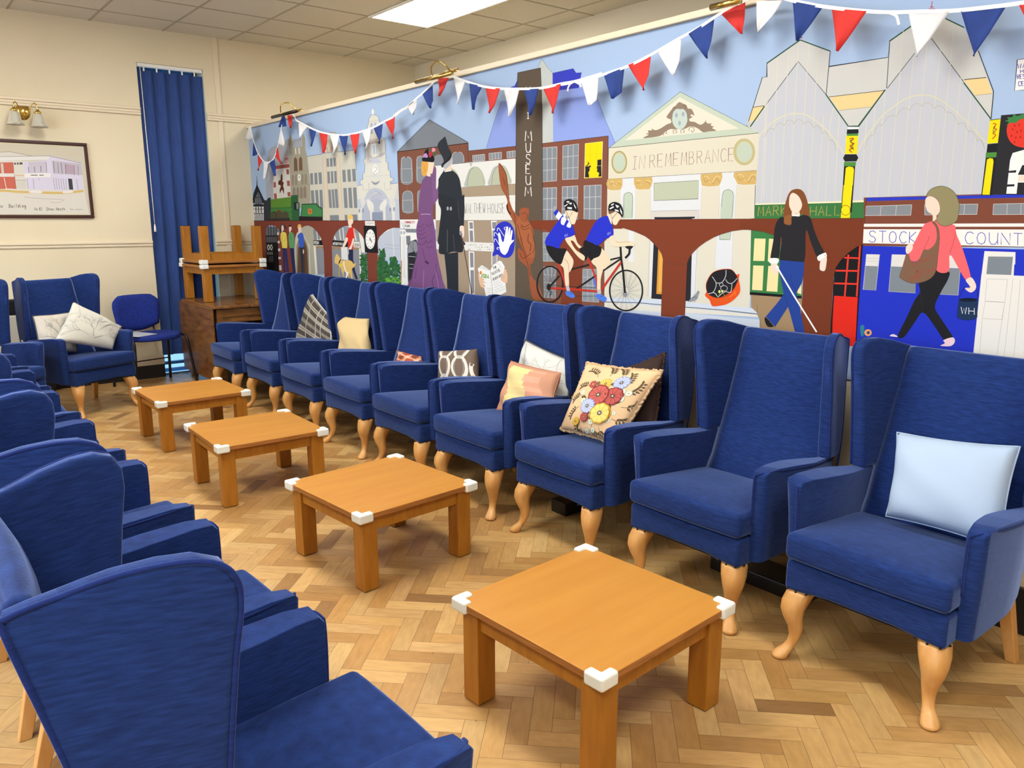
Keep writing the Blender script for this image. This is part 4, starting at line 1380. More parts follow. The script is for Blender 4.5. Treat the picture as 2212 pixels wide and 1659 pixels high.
K #3e6a3a 1.6 885,1090 855,1100 880,1130 860,1150 885,1170
P #202124 815,1205 905,1205 920,1230 905,1260 815,1262 800,1235
P #4d8a3c 808,1265 902,1265 898,1298 806,1298
P #202124 808,1298 895,1298 868,1659 785,1659
P #f6d712 822,1310 845,1300 878,1305 886,1325 862,1640 790,1640 806,1480
L #202124 1.2 790,1640 800,1610 825,1600 850,1610 860,1640
F 1620 400 3.736
P #f6d712 750,0 830,0 812,200 735,210
L #202124 1.6 755,0 738,210
L #202124 1.6 832,0 812,215
P #f6d712 738,210 812,210 808,265 735,265
E #f6d712 774,202 37,40
O #202124 1 774,202 37,40
# right pillar and sign
F 1600 0 3.614
P #f6d712 1948,940 2030,930 2010,1115 1925,1122
K #b5402c 2 1970,965 1995,970 1975,1000 1998,1010 1970,1040 1992,1055 1965,1085
K #3e6a3a 1.4 1990,985 1972,1020 1992,1040
L #202124 1.4 1945,938 2030,928
P #202124 1928,1125 2010,1118 2000,1190 1920,1192
P #4d8a3c 1915,1192 2000,1188 1998,1228 1912,1232
P #202124 1915,1232 1998,1228 1970,1525 1880,1525
P #f6d712 1925,1245 1945,1235 1970,1238 1976,1260 1945,1520 1888,1520
P #2a2a2d 2035,900 2400,870 2400,1520 1960,1520 2000,1200
C #d93a2c 2080,1040 2090,970 2140,940 2230,925 2300,950 2300,1140 2180,1148 2110,1110
C #3f7d45 2065,945 2090,935 2085,915 2120,915 2135,890 2160,905 2212,890 2230,920 2180,935 2150,960 2110,960 2070,985 2095,955
E #8f1f20 2140,980 5,9
E #8f1f20 2175,975 5,9
E #8f1f20 2125,1010 5,9
E #8f1f20 2160,1030 5,9
E #8f1f20 2190,1020 5,9
E #8f1f20 2115,1060 5,9
E #8f1f20 2150,1075 5,9
E #8f1f20 2140,1110 5,9
E #8f1f20 2185,1070 5,9
P #eceae4 2105,1250 2125,1195 2230,1165 2300,1160 2300,1515 2075,1512 2095,1340
P #2a2a2d 2200,1290 2300,1280 2300,1365 2165,1365
P #ead3bf 2170,1370 2300,1368 2300,1420 2165,1418
P #2a2a2d 2165,1425 2300,1425 2300,1515 2155,1515
P #2a2a2d 2085,1335 2155,1328 2150,1348 2085,1350
P #2a2a2d 2075,1440 2140,1438 2138,1455 2075,1458
P #ece8e4 2160,468 2400,440 2400,690 2138,708
L #3a3a52 1.2 2212,458 2160,468 2138,708 2212,702
T #3b3f9a 1.4 2165,535 36,-3 -2,-36 WA
T #3b3f9a 1.4 2185,572 32,-3 -2,-30 HO
T #3b3f9a 1.4 2160,618 22,-2 -2,-34 RES
T #3b3f9a 1.4 2168,672 26,-2 -2,-34 CE

'''

# ---------------------------------------------------------------- materials of the room
M_WALL = noise_mix(mat('cream_wall_paint', '#d9c9a6', 0.75), '#d6c8a8', '#dccfb1', nscale=1.3, lo=0.3, hi=0.7)
M_TRIM = mat('cream_gloss_trim', '#dccdb0', 0.5)
M_RWALL = mat('cream_wall_paint_right', '#d3c8ae', 0.8)
M_CEIL = noise_mix(mat('ceiling_tile', '#cdc3b4', 0.9), '#c8c4b8', '#d0ccc0', nscale=60, lo=0.3, hi=0.7, bump=0.2, bscale=220)
M_TBAR = mat('ceiling_bar', '#a59b8b', 0.6)
M_BLACK = mat('black_skirting_paint', '#141212', 0.45)
M_WHITE = mat('white_plastic', '#e6e4dc', 0.4)
M_DARKGAP = mat('floor_joint', '#3d2813', 0.7)
M_BRASS = mat('polished_brass', '#d8b765', 0.2, 1.0)
M_BRONZE = mat('dark_bronze', '#3a2f22', 0.35, 0.8)


def struct(name, bm, m, parent=None, **kw):
    o = link(name, bm, m, parent, **kw)
    if parent is None:
        o['kind'] = 'structure'
    return o


XL, XR, YB, ZC = -6.5, 1.94, -11.5, 3.153
WX0, WX1, WZ1 = -0.98, -0.395, 2.858     # window opening in the far wall

# floor of herringbone blocks
bm = bmesh.new()
cl = bm.loops.layers.float_color.new('paint')
uvl = bm.loops.layers.uv.new('grain')
v = [bm.verts.new(p) for p in ((XL, YB, -0.0006), (XR, YB, -0.0006), (XR, 0.16, -0.0006), (XL, 0.16, -0.0006))]
f = bm.faces.new(v)
f.material_index = 1
rnd = random.Random(7)
BL, BW, GP = 0.2272, 0.0650, 0.0005
o0 = Vector((-1.1370, -6.7180))
eu, ev = Vector((0.70711, -0.70711)), Vector((0.70711, 0.70711))
PAL = ['#cda56a', '#c89f64', '#c1985c', '#d2ae74', '#bd9156', '#caa268', '#b48850', '#cfa96e', '#ba9059', '#c69f69']
DRK = ['#a67c48', '#a98150', '#946c40', '#9c7548']
for i in range(-160, 160):
    for j in range(-60, 60):
        for kind in (0, 1):
            if kind == 0:
                u0, u1, w0, w1 = 0, BL, 0, BW
            else:
                u0, u1, w0, w1 = BL, BL + BW, BW - BL, BW
            su, sv = i * BW + j * BL, i * BW - j * BL
            cx_, cy_ = su + (u0 + u1) / 2, sv + (w0 + w1) / 2
            c = o0 + eu * cx_ + ev * cy_
            if not (XL + .1 < c.x < XR - .1 and YB + .1 < c.y < 0.02):
                continue
            q = []
            for (a, b) in ((u0 + GP, w0 + GP), (u1 - GP, w0 + GP), (u1 - GP, w1 - GP), (u0 + GP, w1 - GP)):
                p = o0 + eu * (su + a) + ev * (sv + b)
                q.append(bm.verts.new((p.x, min(p.y, 0.05), 0)))
            f = bm.faces.new(q)
            h = rnd.choice(DRK) if rnd.random() < 0.06 else rnd.choice(PAL)
            k = rnd.uniform(0.86, 1.06)
            colr = hexc(h, k)
            ru, rv = rnd.uniform(0, 40), rnd.uniform(0, 40)
            uvs = ((0, 0), (BL, 0), (BL, BW), (0, BW)) if kind == 0 else ((0, 0), (0, BW), (BL, BW), (BL, 0))
            for lp, uv in zip(f.loops, uvs):
                lp[cl] = colr
                lp[uvl].uv = (uv[0] + ru, uv[1] + rv)
M_FLOOR = mat('oiled_oak_blocks', '#c49860', 0.36)
nt, N, L, b = nodes(M_FLOOR)
at = N.new('ShaderNodeAttribute'); at.attribute_name = 'paint'
uvn = N.new('ShaderNodeUVMap'); uvn.uv_map = 'grain'
mp = N.new('ShaderNodeMapping'); mp.inputs['Scale'].default_value = (9, 34, 1)
nz = N.new('ShaderNodeTexNoise'); nz.inputs['Scale'].default_value = 1.6; nz.inputs['Detail'].default_value = 5
cr = N.new('ShaderNodeValToRGB')
cr.color_ramp.elements[0].position = 0.25; cr.color_ramp.elements[0].color = (0.68, 0.62, 0.54, 1)
cr.color_ramp.elements[1].position = 0.62; cr.color_ramp.elements[1].color = (1.05, 1.05, 1.05, 1)
mx = N.new('ShaderNodeMix'); mx.data_type = 'RGBA'; mx.blend_type = 'MULTIPLY'; mx.inputs[0].default_value = 0.5
L.new(uvn.outputs[0], mp.inputs['Vector']); L.new(mp.outputs[0], nz.inputs['Vector']); L.new(nz.outputs['Fac'], cr.inputs[0])
L.new(at.outputs['Color'], mx.inputs[6]); L.new(cr.outputs[0], mx.inputs[7])
tc = N.new('ShaderNodeTexCoord')
n2 = N.new('ShaderNodeTexNoise'); n2.inputs['Scale'].default_value = 1.1; n2.inputs['Detail'].default_value = 6
c2 = N.new('ShaderNodeValToRGB')
c2.color_ramp.elements[0].position = 0.35; c2.color_ramp.elements[0].color = (0.86, 0.83, 0.80, 1)
c2.color_ramp.elements[1].position = 0.6; c2.color_ramp.elements[1].color = (1, 1, 1, 1)
m2 = N.new('ShaderNodeMix'); m2.data_type = 'RGBA'; m2.blend_type = 'MULTIPLY'; m2.inputs[0].default_value = 1
L.new(tc.outputs['Object'], n2.inputs['Vector']); L.new(n2.outputs['Fac'], c2.inputs[0])
L.new(mx.outputs[2], m2.inputs[6]); L.new(c2.outputs[0], m2.inputs[7])
# small dark scuffs and dents
vo = N.new('ShaderNodeTexVoronoi'); vo.inputs['Scale'].default_value = 9.0
mv = N.new('ShaderNodeMath'); mv.operation = 'LESS_THAN'; mv.inputs[1].default_value = 0.035
m3 = N.new('ShaderNodeMix'); m3.data_type = 'RGBA'; m3.inputs[7].default_value = (0.12, 0.07, 0.04, 1)
L.new(tc.outputs['Object'], vo.inputs['Vector']); L.new(vo.outputs['Distance'], mv.inputs[0])
ms = N.new('ShaderNodeMath'); ms.operation = 'MULTIPLY'; ms.inputs[1].default_value = 0.6
L.new(mv.outputs[0], ms.inputs[0]); L.new(ms.outputs[0], m3.inputs[0])
L.new(m2.outputs[2], m3.inputs[6]); L.new(m3.outputs[2], b.inputs['Base Color'])
rr = N.new('ShaderNodeMapRange'); rr.inputs[3].default_value = 0.30; rr.inputs[4].default_value = 0.46
L.new(n2.outputs['Fac'], rr.inputs[0]); L.new(rr.outputs[0], b.inputs['Roughness'])
struct('floor', bm, [M_FLOOR, M_DARKGAP])

# ceiling of 600 mm tiles
bm = bmesh.new()
box(bm, XL, XR, YB, 0.12, ZC, ZC + 0.05)
xg = [-1.3307 + 0.6 * k for k in range(-9, 6)]
yg = [-0.42 - 0.6 * k for k in range(0, 19)]
for x in xg:
    if XL < x < XR:
        box(bm, x - 0.009, x + 0.009, YB, 0.0, ZC - 0.003, ZC, mi=1)
for y in yg:
    box(bm, XL, XR, y - 0.009, y + 0.009, ZC - 0.0032, ZC, mi=1)
struct('ceiling', bm, [M_CEIL, M_TBAR])

# walls
bm = bmesh.new()
box(bm, XL, WX0, 0, 0.30, 0, ZC)
box(bm, WX1, XR, 0, 0.30, 0, ZC)
box(bm, WX0, WX1, 0, 0.30, WZ1, ZC)
struct('wall_far', bm, M_WALL)
bm = bmesh.new()
box(bm, XR, XR + 0.1, YB, 0.3, 0, ZC)
struct('wall_right', bm, M_RWALL)
bm = bmesh.new()
box(bm, XL, XR, YB - 0.1, YB, 0, ZC)
struct('wall_back', bm, M_WALL)
bm = bmesh.new()
WYS = [-8.6, -7.0, -6.0, -4.4, -3.4, -1.8]
ys = [YB] + WYS + [0.3]
for i in range(0, len(ys) - 1, 2):
    box(bm, XL - 0.1, XL, ys[i], ys[i + 1], 0, ZC)
for i in range(0, 6, 2):
    box(bm, XL - 0.1, XL, WYS[i], WYS[i + 1], 0, 1.0)
    box(bm, XL - 0.1, XL, WYS[i], WYS[i + 1], 2.5, ZC)
struct('wall_left', bm, M_WALL)
M_GLASS = mat('window_glass', (1, 1, 1, 1), 0.02)
M_GLASS.node_tree.nodes['Principled BSDF'].inputs['Transmission Weight'].default_value = 1.0
M_GLASS.node_tree.nodes['Principled BSDF'].inputs['IOR'].default_value = 1.01
for i in range(0, 6, 2):
    a, b_ = WYS[i], WYS[i + 1]
    bm = bmesh.new()
    for (y0, y1, z0, z1) in ((a, b_, 1.0, 1.06), (a, b_, 2.44, 2.5), (a, a + .06, 1.06, 2.44), (b_ - .06, b_, 1.06, 2.44), ((a + b_) / 2 - .03, (a + b_) / 2 + .03, 1.06, 2.44)):
        box(bm, XL - 0.07, XL - 0.02, y0, y1, z0, z1)
    w = struct('window_%d' % (i // 2 + 2), bm, M_WHITE)
    bm = bmesh.new()
    box(bm, XL - 0.05, XL - 0.045, a + .05, b_ - .05, 1.05, 2.45)
    link('pane', bm, M_GLASS, w)

# far window: tall narrow light down to the floor
bm = bmesh.new()
for (x0, x1, z0, z1) in ((WX0, WX0 + .04, 0, WZ1), (WX1 - .035, WX1, 0, WZ1), (WX0, WX1, WZ1 - .05, WZ1), (WX0, WX1, 0, 0.03), (WX0, WX1, 0.075, 0.10)):
    box(bm, x0, x1, 0.20, 0.26, z0, z1)
w1 = struct('window_1', bm, mat('blue_grey_window_frame', '#4a80b8', 0.5))
bm = bmesh.new()
box(bm, WX0 + .03, WX1 - .03, 0.225, 0.231, 0.02, WZ1 - .03)
link('pane', bm, M_GLASS, w1)

# rails and battens on the far wall
n = 1


def trim(name, pieces, m=M_TRIM, r=0.0):
    bm = bmesh.new()
    for p in pieces:
        box(bm, *p)
    if r:
        bevel_sharp(bm, r, 2)
    return struct(name, bm, m)


for k, (x0, x1) in enumerate(((XL, WX0), (WX1, XR))):
    trim('trim_%d' % (2 * k + 1), [(x0, x1, -0.022, 0, 2.447, 2.472), (x0, x1, -0.016, 0, 2.424, 2.447), (x0, x1, -0.020, 0, 2.402, 2.424)], r=0.006)
    trim('trim_%d' % (2 * k + 2), [(x0, x1, -0.024, 0, 1.262, 1.288), (x0, x1, -0.014, 0, 1.236, 1.262)], r=0.006)
trim('trim_5', [(-0.292, -0.245, -0.010, 0, 2.472, ZC)], r=0.003)
trim('trim_6', [(-0.292, -0.245, -0.010, 0, 1.288, 2.402)], r=0.003)
trim('trim_7', [(-0.292, -0.245, -0.010, 0, 0.22, 1.236)], r=0.003)
trim('baseboard_far', [(XL, WX0, -0.05, 0, 0.125, 0.215), (WX1, XR, -0.05, 0, 0.125, 0.215)], r=0.008)
trim('baseboard_plinth', [(XL, WX0, -0.035, 0, 0, 0.125), (WX1, -0.001, -0.035, 0, 0, 0.125)], M_BLACK)

# the partition that carries the mural
bm = bmesh.new()
box(bm, 0.006, 0.13, YB, 0, 0, 2.352)
struct('wall_partition', bm, M_WALL)
trim('trim_8', [(-0.022, 0.15, YB, 0.0, 2.352, 2.384)], r=0.004)
trim('baseboard_partition', [(-0.016, 0.006, YB, 0, 0, 0.17)], M_BLACK)

# ceiling light panels
M_DIFF = bpy.data.materials.new('lit_diffuser')
M_DIFF.use_nodes = True
nt = M_DIFF.node_tree
nt.nodes.clear()
em = nt.nodes.new('ShaderNodeEmission'); em.inputs['Color'].default_value = PANEL_COLOR + (1,); em.inputs['Strength'].default_value = PANEL_STRENGTH
ou = nt.nodes.new('ShaderNodeOutputMaterial'); nt.links.new(em.outputs[0], ou.inputs['Surface'])
lt0 = thing('ceiling_light', 'lit white rectangular light panel set in the tiled ceiling', 'ceiling light', (PANELS[0][0], PANELS[0][1], ZC), 0, 'ceiling light panels')
bm = bmesh.new(); box(bm, -0.275, 0.275, -0.575, 0.575, -0.012, -0.004)
link('diffuser', bm, M_DIFF, lt0)
bm = bmesh.new()
for q in ((-.3, .3, -.6, -.575), (-.3, .3, .575, .6), (-.3, -.275, -.575, .575), (.275, .3, -.575, .575)):
    box(bm, q[0], q[1], q[2], q[3], -0.014, 0.0)
link('frame', bm, M_WHITE, lt0)
for (px, py, k) in PANELS[1:]:
    c = copy_tree(lt0)
    c.location = (px, py, ZC)
    c['label'] = 'ceiling light panel over the chairs, outside the picture'
lt0['group'] = ''
del lt0['group']

# ---------------------------------------------------------------- the mural
M_PAINT = paint_mat('mural_paint', 0.85)
M_PAINT.node_tree.nodes['Principled BSDF'].inputs['Specular IOR Level'].default_value = 0.15
SKY = hexc('#a3bad8', KC)
mural = thing('mural', 'wide painted town mural with viaduct, museum tower and market hall on the partition', 'mural', (0, 0, 0.82))


def hline(p, q, inside):
    a, b = q[1] - p[1], p[0] - q[0]
    c = -(a * p[0] + b * p[1])
    if a * inside[0] + b * inside[1] + c < 0:
        a, b, c = -a, -b, -c
    return (a, b, c)


def to_px(P):
    d = Vector(P) - CAM
    z = d.dot(fw)
    return (1106 + FPX * d.dot(rt) / z, 829.5 - FPX * d.dot(up) / z)


MB, MT = 0.82, 2.35
inside = (1100, 450)
CLIP = [hline(to_px((0, -0.5, MB)), to_px((0, -6.9, MB)), inside), hline(to_px((0, -0.5, MT)), to_px((0, -6.9, MT)), inside),
        hline(to_px((0, -0.004, 1.0)), to_px((0, -0.004, 2.3)), inside)]


def clip(pts):
    for (a, b, c) in CLIP:
        out = []
        n = len(pts)
        for i in range(n):
            p, q = pts[i], pts[(i + 1) % n]
            dp, dq = a * p[0] + b * p[1] + c, a * q[0] + b * q[1] + c
            if dp >= 0:
                out.append(p)
            if (dp >= 0) != (dq >= 0):
                t = dp / (dp - dq)
                out.append((p[0] + (q[0] - p[0]) * t, p[1] + (q[1] - p[1]) * t))
        pts = out
        if len(pts) < 3:
            return []
    return pts


class WallPaint(Paint):
    def poly(self, pts, color):
        pts = clip(pts)
        if len(pts) > 2:
            Paint.poly(self, pts, color)

    def quads(self, quads, color):
        qs = [q for q in (clip(list(q)) for q in quads) if len(q) > 2]
        if qs:
            Paint.quads(self, [tuple(q) for q in qs], color)


def place_wall(x, y, h):
    p = on_x(x, y, 0.0)
    return (-h, p.y, p.z)


wp = WallPaint(place_wall)
# the sky-blue board
bm = bmesh.new()
box(bm, -0.0003, 0.0055, YB + 0.02, -0.002, MB, MT)
panel = link('panel', bm, mat('sky_blue_board', SKY, 0.85), mural)
panel.location = (0, 0, -0.82)


def run_mural(text, W):
    ox, oy, s = 0.0, 0.0, 1.0
    rnd = random.Random(3)

    def pp(t):
        x, y = t.split(',')[:2]
        return (ox + float(x) / s, oy + float(y) / s)

    def vv(t):
        x, y = t.split(',')[:2]
        return (float(x) / s, float(y) / s)
    for ln in text.split('\n'):
        t = ln.split()
        if not t or t[0] == '#':
            continue
        op = t[0]
        if op == 'F':
            ox, oy, s = map(float, t[1:4])
            continue
        c = hexc(t[1], KC)
        if op == 'P':
            W.poly([pp(q) for q in t[2:]], c)
        elif op == 'C':
            W.poly([(p[0], p[1]) for p in crom([pp(q) for q in t[2:]], 5)], c)
        elif op == 'L':
            W.line([pp(q) for q in t[3:]], float(t[2]), c)
        elif op == 'K':
            W.line(crom([pp(q) for q in t[3:]], 5, False), float(t[2]), c)
        elif op == 'E':
            (cx, cy), (rx, ry) = pp(t[2]), vv(t[3])
            W.poly([(cx + rx * math.cos(a * PI / 12), cy + ry * math.sin(a * PI / 12)) for a in range(24)], c)
        elif op == 'O':
            (cx, cy), (rx, ry) = pp(t[3]), vv(t[4])
            W.line([(cx + rx * math.cos(a * PI / 20), cy + ry * math.sin(a * PI / 20)) for a in range(41)], float(t[2]), c)
        elif op == 'H':
            (cx, cy), (rx, ry) = pp(t[3]), vv(t[4])
            for a in range(32):
                q = a * PI / 16 + 0.1 * (a % 2)
                W.line([(cx + rx * .15 * math.cos(q + .5), cy + ry * .15 * math.sin(q + .5)), (cx + rx * math.cos(q), cy + ry * math.sin(q))], float(t[2]), c)
        elif op == 'V':
            P = [pp(q) for q in t[3:]]
            for i in range(0, len(P), 2):
                W.line([P[i], P[i + 1]], float(t[2]), c)
        elif op == 'A':
            P = [pp(q) for q in t[3:]]
            for i, p in enumerate(P):
                W.line([p, (p[0] - .3, p[1] + 42 / s / 2.6)], float(t[2]), c)
                if i + 1 < len(P):
                    q = P[i + 1]
                    m_ = ((p[0] + q[0]) / 2, (p[1] + q[1]) / 2 - 1.5)
                    W.line(crom([(p[0], p[1] + 9), (p[0] * .8 + q[0] * .2, p[1] * .8 + q[1] * .2 + 2), m_, (p[0] * .2 + q[0] * .8, p[1] * .2 + q[1] * .8 + 2), (q[0], q[1] + 9)], 3, False), float(t[2]) * .6, hexc('#a79f7d', KC))
        elif op == 'B':
            p, q = pp(t[-2]), pp(t[-1])
            for i in range(13):
                for j in range(2):
                    for k in range(3):
                        if rnd.random() < 0.45:
                            x = p[0] + (q[0] - p[0]) * (i + 0.35 * j) / 13
                            y = p[1] + (q[1] - p[1]) * (k + .5) / 3
                            W.poly([(x, y), (x + 1.1, y), (x + 1.1, y + 1.6), (x, y + 1.6)], c)
        elif op == 'J':
            p, q = pp(t[-2]), pp(t[-1])
            base = t[1].lstrip('#')
            for i in range(int(t[2]) * 3):
                x, y = rnd.uniform(p[0], q[0]), rnd.uniform(p[1], q[1])
                k = rnd.choice((0.72, 0.9, 1.0, 1.12, 1.3))
                cc = hexc(base, KC * k)
                a0 = rnd.uniform(0, PI)
                r = rnd.uniform(2.2, 4.6)
                pts = []
                for a in range(10):
                    th = a * PI / 5
                    u, v_ = r * math.cos(th), r * .5 * math.sin(th)
                    pts.append((x + u * math.cos(a0) - v_ * math.sin(a0), y + u * math.sin(a0) + v_ * math.cos(a0)))
                W.poly(pts, cc)
        elif op == 'T':
            p, d, u = pp(t[3]), vv(t[4]), vv(t[5])
            W.text(t[6], p[0], p[1], d[0], d[1], u[0], u[1], float(t[2]), c)
        elif op == 'W':
            lc = hexc(t[2], KC)
            q = [pp(z) for z in t[3:7]]
            nx, ny = int(t[7]), int(t[8])
            W.poly(q, c)
            lerp = lambda a, b, k: (a[0] + (b[0] - a[0]) * k, a[1] + (b[1] - a[1]) * k)
            for i in range(nx + 1):
                if 0 < i < nx or t[1] != t[2]:
                    W.line([lerp(q[0], q[1], i / nx), lerp(q[3], q[2], i / nx)], 0.9, lc)
            for i in range(ny + 1):
                if 0 < i < ny or t[1] != t[2]:
                    W.line([lerp(q[0], q[3], i / ny), lerp(q[1], q[2], i / ny)], 0.9, lc)


run_mural(MURAL, wp)
pt = wp.finish('painting', M_PAINT, mural)
pt.location = (0, 0, -0.82)

# ---------------------------------------------------------------- wing chairs
def fabric(name, c1, c2, sheen=0.35):
    m = mat(name, c1, 0.92)
    noise_mix(m, c1, c2, scale=(3.0, 3.0, 22.0), nscale=9.0, detail=8, lo=0.3, hi=0.72, bump=0.25, bscale=60)
    b = m.node_tree.nodes['Principled BSDF']
    b.inputs['Sheen Weight'].default_value = sheen
    b.inputs['Sheen Roughness'].default_value = 0.32
    b.inputs['Sheen Tint'].default_value = (0.42, 0.56, 1.0, 1)
    b.inputs['Specular IOR Level'].default_value = 0.15
    return m


M_BLUE = fabric('blue_chair_velour', '#172857', '#213974', 0.7)
M_PIPE = fabric('blue_piping', '#18275a', '#203170', 0.3)
M_BEECH = noise_mix(mat('varnished_beech', '#cf9a58', 0.4), '#c98f4c', '#d4a262', scale=(6, 6, 1.2), nscale=6, lo=0.3, hi=0.7)
M_STUD = mat('dark_stud', '#2b2a33', 0.3, 0.9)
M_UNDER = mat('black_dust_cover', '#0f0f12', 0.9)


def wing_inner(z):      # where the wing meets the back cushion
    t = min(max((z - 0.57) / 0.46, 0), 1)
    return 0.252 - 0.035 * t


def make_chair():
    t = thing('wing_chair', 'blue wing chair', 'armchair')
    # seat cushion, sloping down to the back and domed
    def dome(v):
        x, y, z = v
        k = (y + 0.315) / 0.50
        if z > 0.395:
            z += 0.016 * (1 - (x / 0.262) ** 4) * (1 - (2 * k - 1) ** 4) - 0.042 * max(k, 0)
        else:
            z -= 0.012 * max(k, 0)
        if y < -0.28:
            y -= 0.008 * (1 - (x / 0.262) ** 2)
        return (x, y, z)
    link('seat_cushion', rbox(-0.262, 0.262, -0.312, 0.185, 0.355, 0.447, 0.021, 4, (7, 7, 1), dome), M_BLUE, t, True, True)
    # upholstered seat rail, dipping over the front legs
    def dip(v):
        x, y, z = v
        if z < 0.29 and y < -0.1:
            z -= 0.014 * min(1, max(0, (abs(x) - 0.12) / 0.10))
        return (x, y, z)
    link('seat_rail', rbox(-0.258, 0.258, -0.301, 0.19, 0.257, 0.347, 0.014, 3, (9, 3, 1), dip), M_BLUE, t, True, True)
    bm = bmesh.new()
    box(bm, -0.24, 0.24, -0.28, 0.18, 0.246, 0.256)
    link('dust_cover', bm, M_UNDER, t)
    # back: leaning padded slab, narrowing upward
    prof = [(0.155, 0.36), (0.205, 0.46), (0.245, 0.57), (0.280, 0.70), (0.310, 0.85), (0.327, 0.98), (0.338, 1.006), (0.360, 1.010), (0.380, 0.998), (0.345, 0.86), (0.30, 0.66), (0.255, 0.45), (0.205, 0.27), (0.165, 0.27)]
    def back(v):
        x, y, z = v
        w = wing_inner(z) + 0.012
        x2 = x * w
        if y < 0.34 and z > 0.4:
            y += 0.012 * abs(x) ** 3 - 0.006 * (1 - x * x)
        return (x2, y, z)
    link('backrest', prism(prof, -1.0, 1.0, 'x', 0.0, 2, 0, back, cut2=[((k, 0, 0), (1, 0, 0)) for k in (-.8, -.6, -.3, 0, .3, .6, .8)]), M_BLUE, t, True, True)
    for s in (-1, 1):
        # arm with its outer side panel
        AP = [(-0.232, 0.257), (-0.240, 0.45), (-0.242, 0.585), (-0.228, 0.602), (-0.17, 0.606), (-0.05, 0.597), (0.06, 0.584), (0.16, 0.573), (0.26, 0.566), (0.232, 0.44), (0.188, 0.268)]
        def arm(v, s=s):
            x, y, z = v
            o = (x - 0.258) / 0.062       # 0 inner, 1 outer
            tp = 0.030 * max(0, (y - 0.05) / 0.2)
            sn = math.sin(PI * min(max((y + 0.23) / 0.42, 0), 1))
            bow = 0.010 * sn * (1 if z > 0.4 else 0.4)
            flare = 0.018 * (z - 0.257) / 0.35
            if o > 0.5:
                x = 0.297 + flare + bow + (x - 0.320) * 1.0 - tp
            else:
                x = x - (0.024 * sn if z > 0.54 else 0.010 * sn * max(0, (z - 0.36) / 0.18))
            if z > 0.55:
                z -= 0.010 * max(0, 0.5 - o)
            return (s * x, y, z)
        bm = prism(AP, 0.258, 0.320, 'x', 0.0, 3, 0, None)
        fe = [e for e in bm.edges if all(v.co.x > 0.31 and v.co.y < -0.225 for v in e.verts) and abs(e.verts[0].co.z - e.verts[1].co.z) > 0.1]
        bmesh.ops.bevel(bm, geom=fe, offset=0.030, segments=5, profile=0.5, affect='EDGES', clamp_overlap=False)
        bmesh.ops.bisect_plane(bm, geom=bm.verts[:] + bm.edges[:] + bm.faces[:], plane_co=(0, 0, 0.56), plane_no=(0, 0, 1))
        bevel_sharp(bm, 0.013, 4, 50)
        for k in range(8):
            bmesh.ops.bisect_plane(bm, geom=bm.verts[:] + bm.edges[:] + bm.faces[:], plane_co=(0, -0.18 + 0.055 * k, 0), plane_no=(0, 1, 0))
        for v in bm.verts:
            v.co = Vector(arm(v.co))
        if s < 0:
            bmesh.ops.reverse_faces(bm, faces=bm.faces[:])
        link('arm', bm, M_BLUE, t, True, True)
        # wing: flaring panel with a rolled front and a rounded top
        WP = [(0.176, 0.566), (0.166, 0.66), (0.153, 0.78), (0.139, 0.90), (0.128, 0.97), (0.129, 1.008), (0.145, 1.034), (0.175, 1.046), (0.215, 1.046), (0.265, 1.038), (0.320, 1.022), (0.376, 1.008), (0.381, 0.992), (0.350, 0.85), (0.310, 0.68), (0.272, 0.566)]
        def wx(y, z):
            k = min(max((0.36 - y) / 0.225, 0), 1)
            zt = min(max((z - 0.57) / 0.46, 0), 1)
            kk = k * k * (3 - 2 * k) * 0.4 + k * 0.6
            return (wing_inner(z) - 0.008 + kk * (0.014 + 0.052 * zt), 0.288 - 0.050 * zt + kk * (0.026 + 0.052 * zt))
        def wing(v, s=s):
            x, y, z = v            # x: 0 inner .. 1 outer
            xi, xo = wx(y, z)
            return (s * (xi + (xo - xi) * x), y, z)
        bm = prism(WP, 0.0, 1.0, 'x', 0.0, 3, 0, None, cut2=[])
        for v in bm.verts:
            v.co = Vector((v.co.x * 0.045, v.co.y, v.co.z))
        bevel_sharp(bm, 0.013, 4, 60)
        for q in range(7):
            bmesh.ops.bisect_plane(bm, geom=bm.verts[:] + bm.edges[:] + bm.faces[:], plane_co=(0, 0.17 + 0.03 * q, 0), plane_no=(0, 1, 0))
        for q in range(9):
            bmesh.ops.bisect_plane(bm, geom=bm.verts[:] + bm.edges[:] + bm.faces[:], plane_co=(0, 0, 0.60 + 0.05 * q), plane_no=(0, 0, 1))
        for v in bm.verts:
            v.co = Vector(wing((v.co.x / 0.045, v.co.y, v.co.z)))
        if s < 0:
            bmesh.ops.reverse_faces(bm, faces=bm.faces[:])
        link('wing', bm, M_BLUE, t, True, True)
        # piping on arm front, arm edge and wing edge
        bm = bmesh.new()
        P = [(0.262, -0.2405, 0.40), (0.264, -0.2440, 0.50), (0.267, -0.2440, 0.574), (0.274, -0.242, 0.586), (0.290, -0.234, 0.594), (0.304, -0.218, 0.598), (0.313, -0.195, 0.600)]
        for y in (-0.15, -0.10, -0.04, 0.02, 0.08, 0.14, 0.19):
            zz = 0.606 - (y + 0.17) * 0.095
            P.append((0.314 + 0.009 * math.sin(PI * min((y + 0.23) / 0.42, 1)) - 0.030 * max(0, (y - 0.05) / 0.2), y, zz - 0.008))
        P.append((0.288, 0.24, 0.560))
        tube(bm, [(s * x, y, z) for x, y, z in crom(P, 4, False)], 0.0042, 6)
        Q = []
        for (y, z) in [(0.176, 0.575)] + WP[1:12] + [(0.381, 0.99), (0.348, 0.85), (0.308, 0.68), (0.270, 0.56), (0.235, 0.44), (0.196, 0.29)]:
            xo = wx(y, z)[1]
            cy, cz = 0.24, 0.85
            kq = 0.02 if z > 0.6 else 0.0
            Q.append((s * (xo - 0.003), y + (cy - y) * kq, z + (cz - z) * kq))
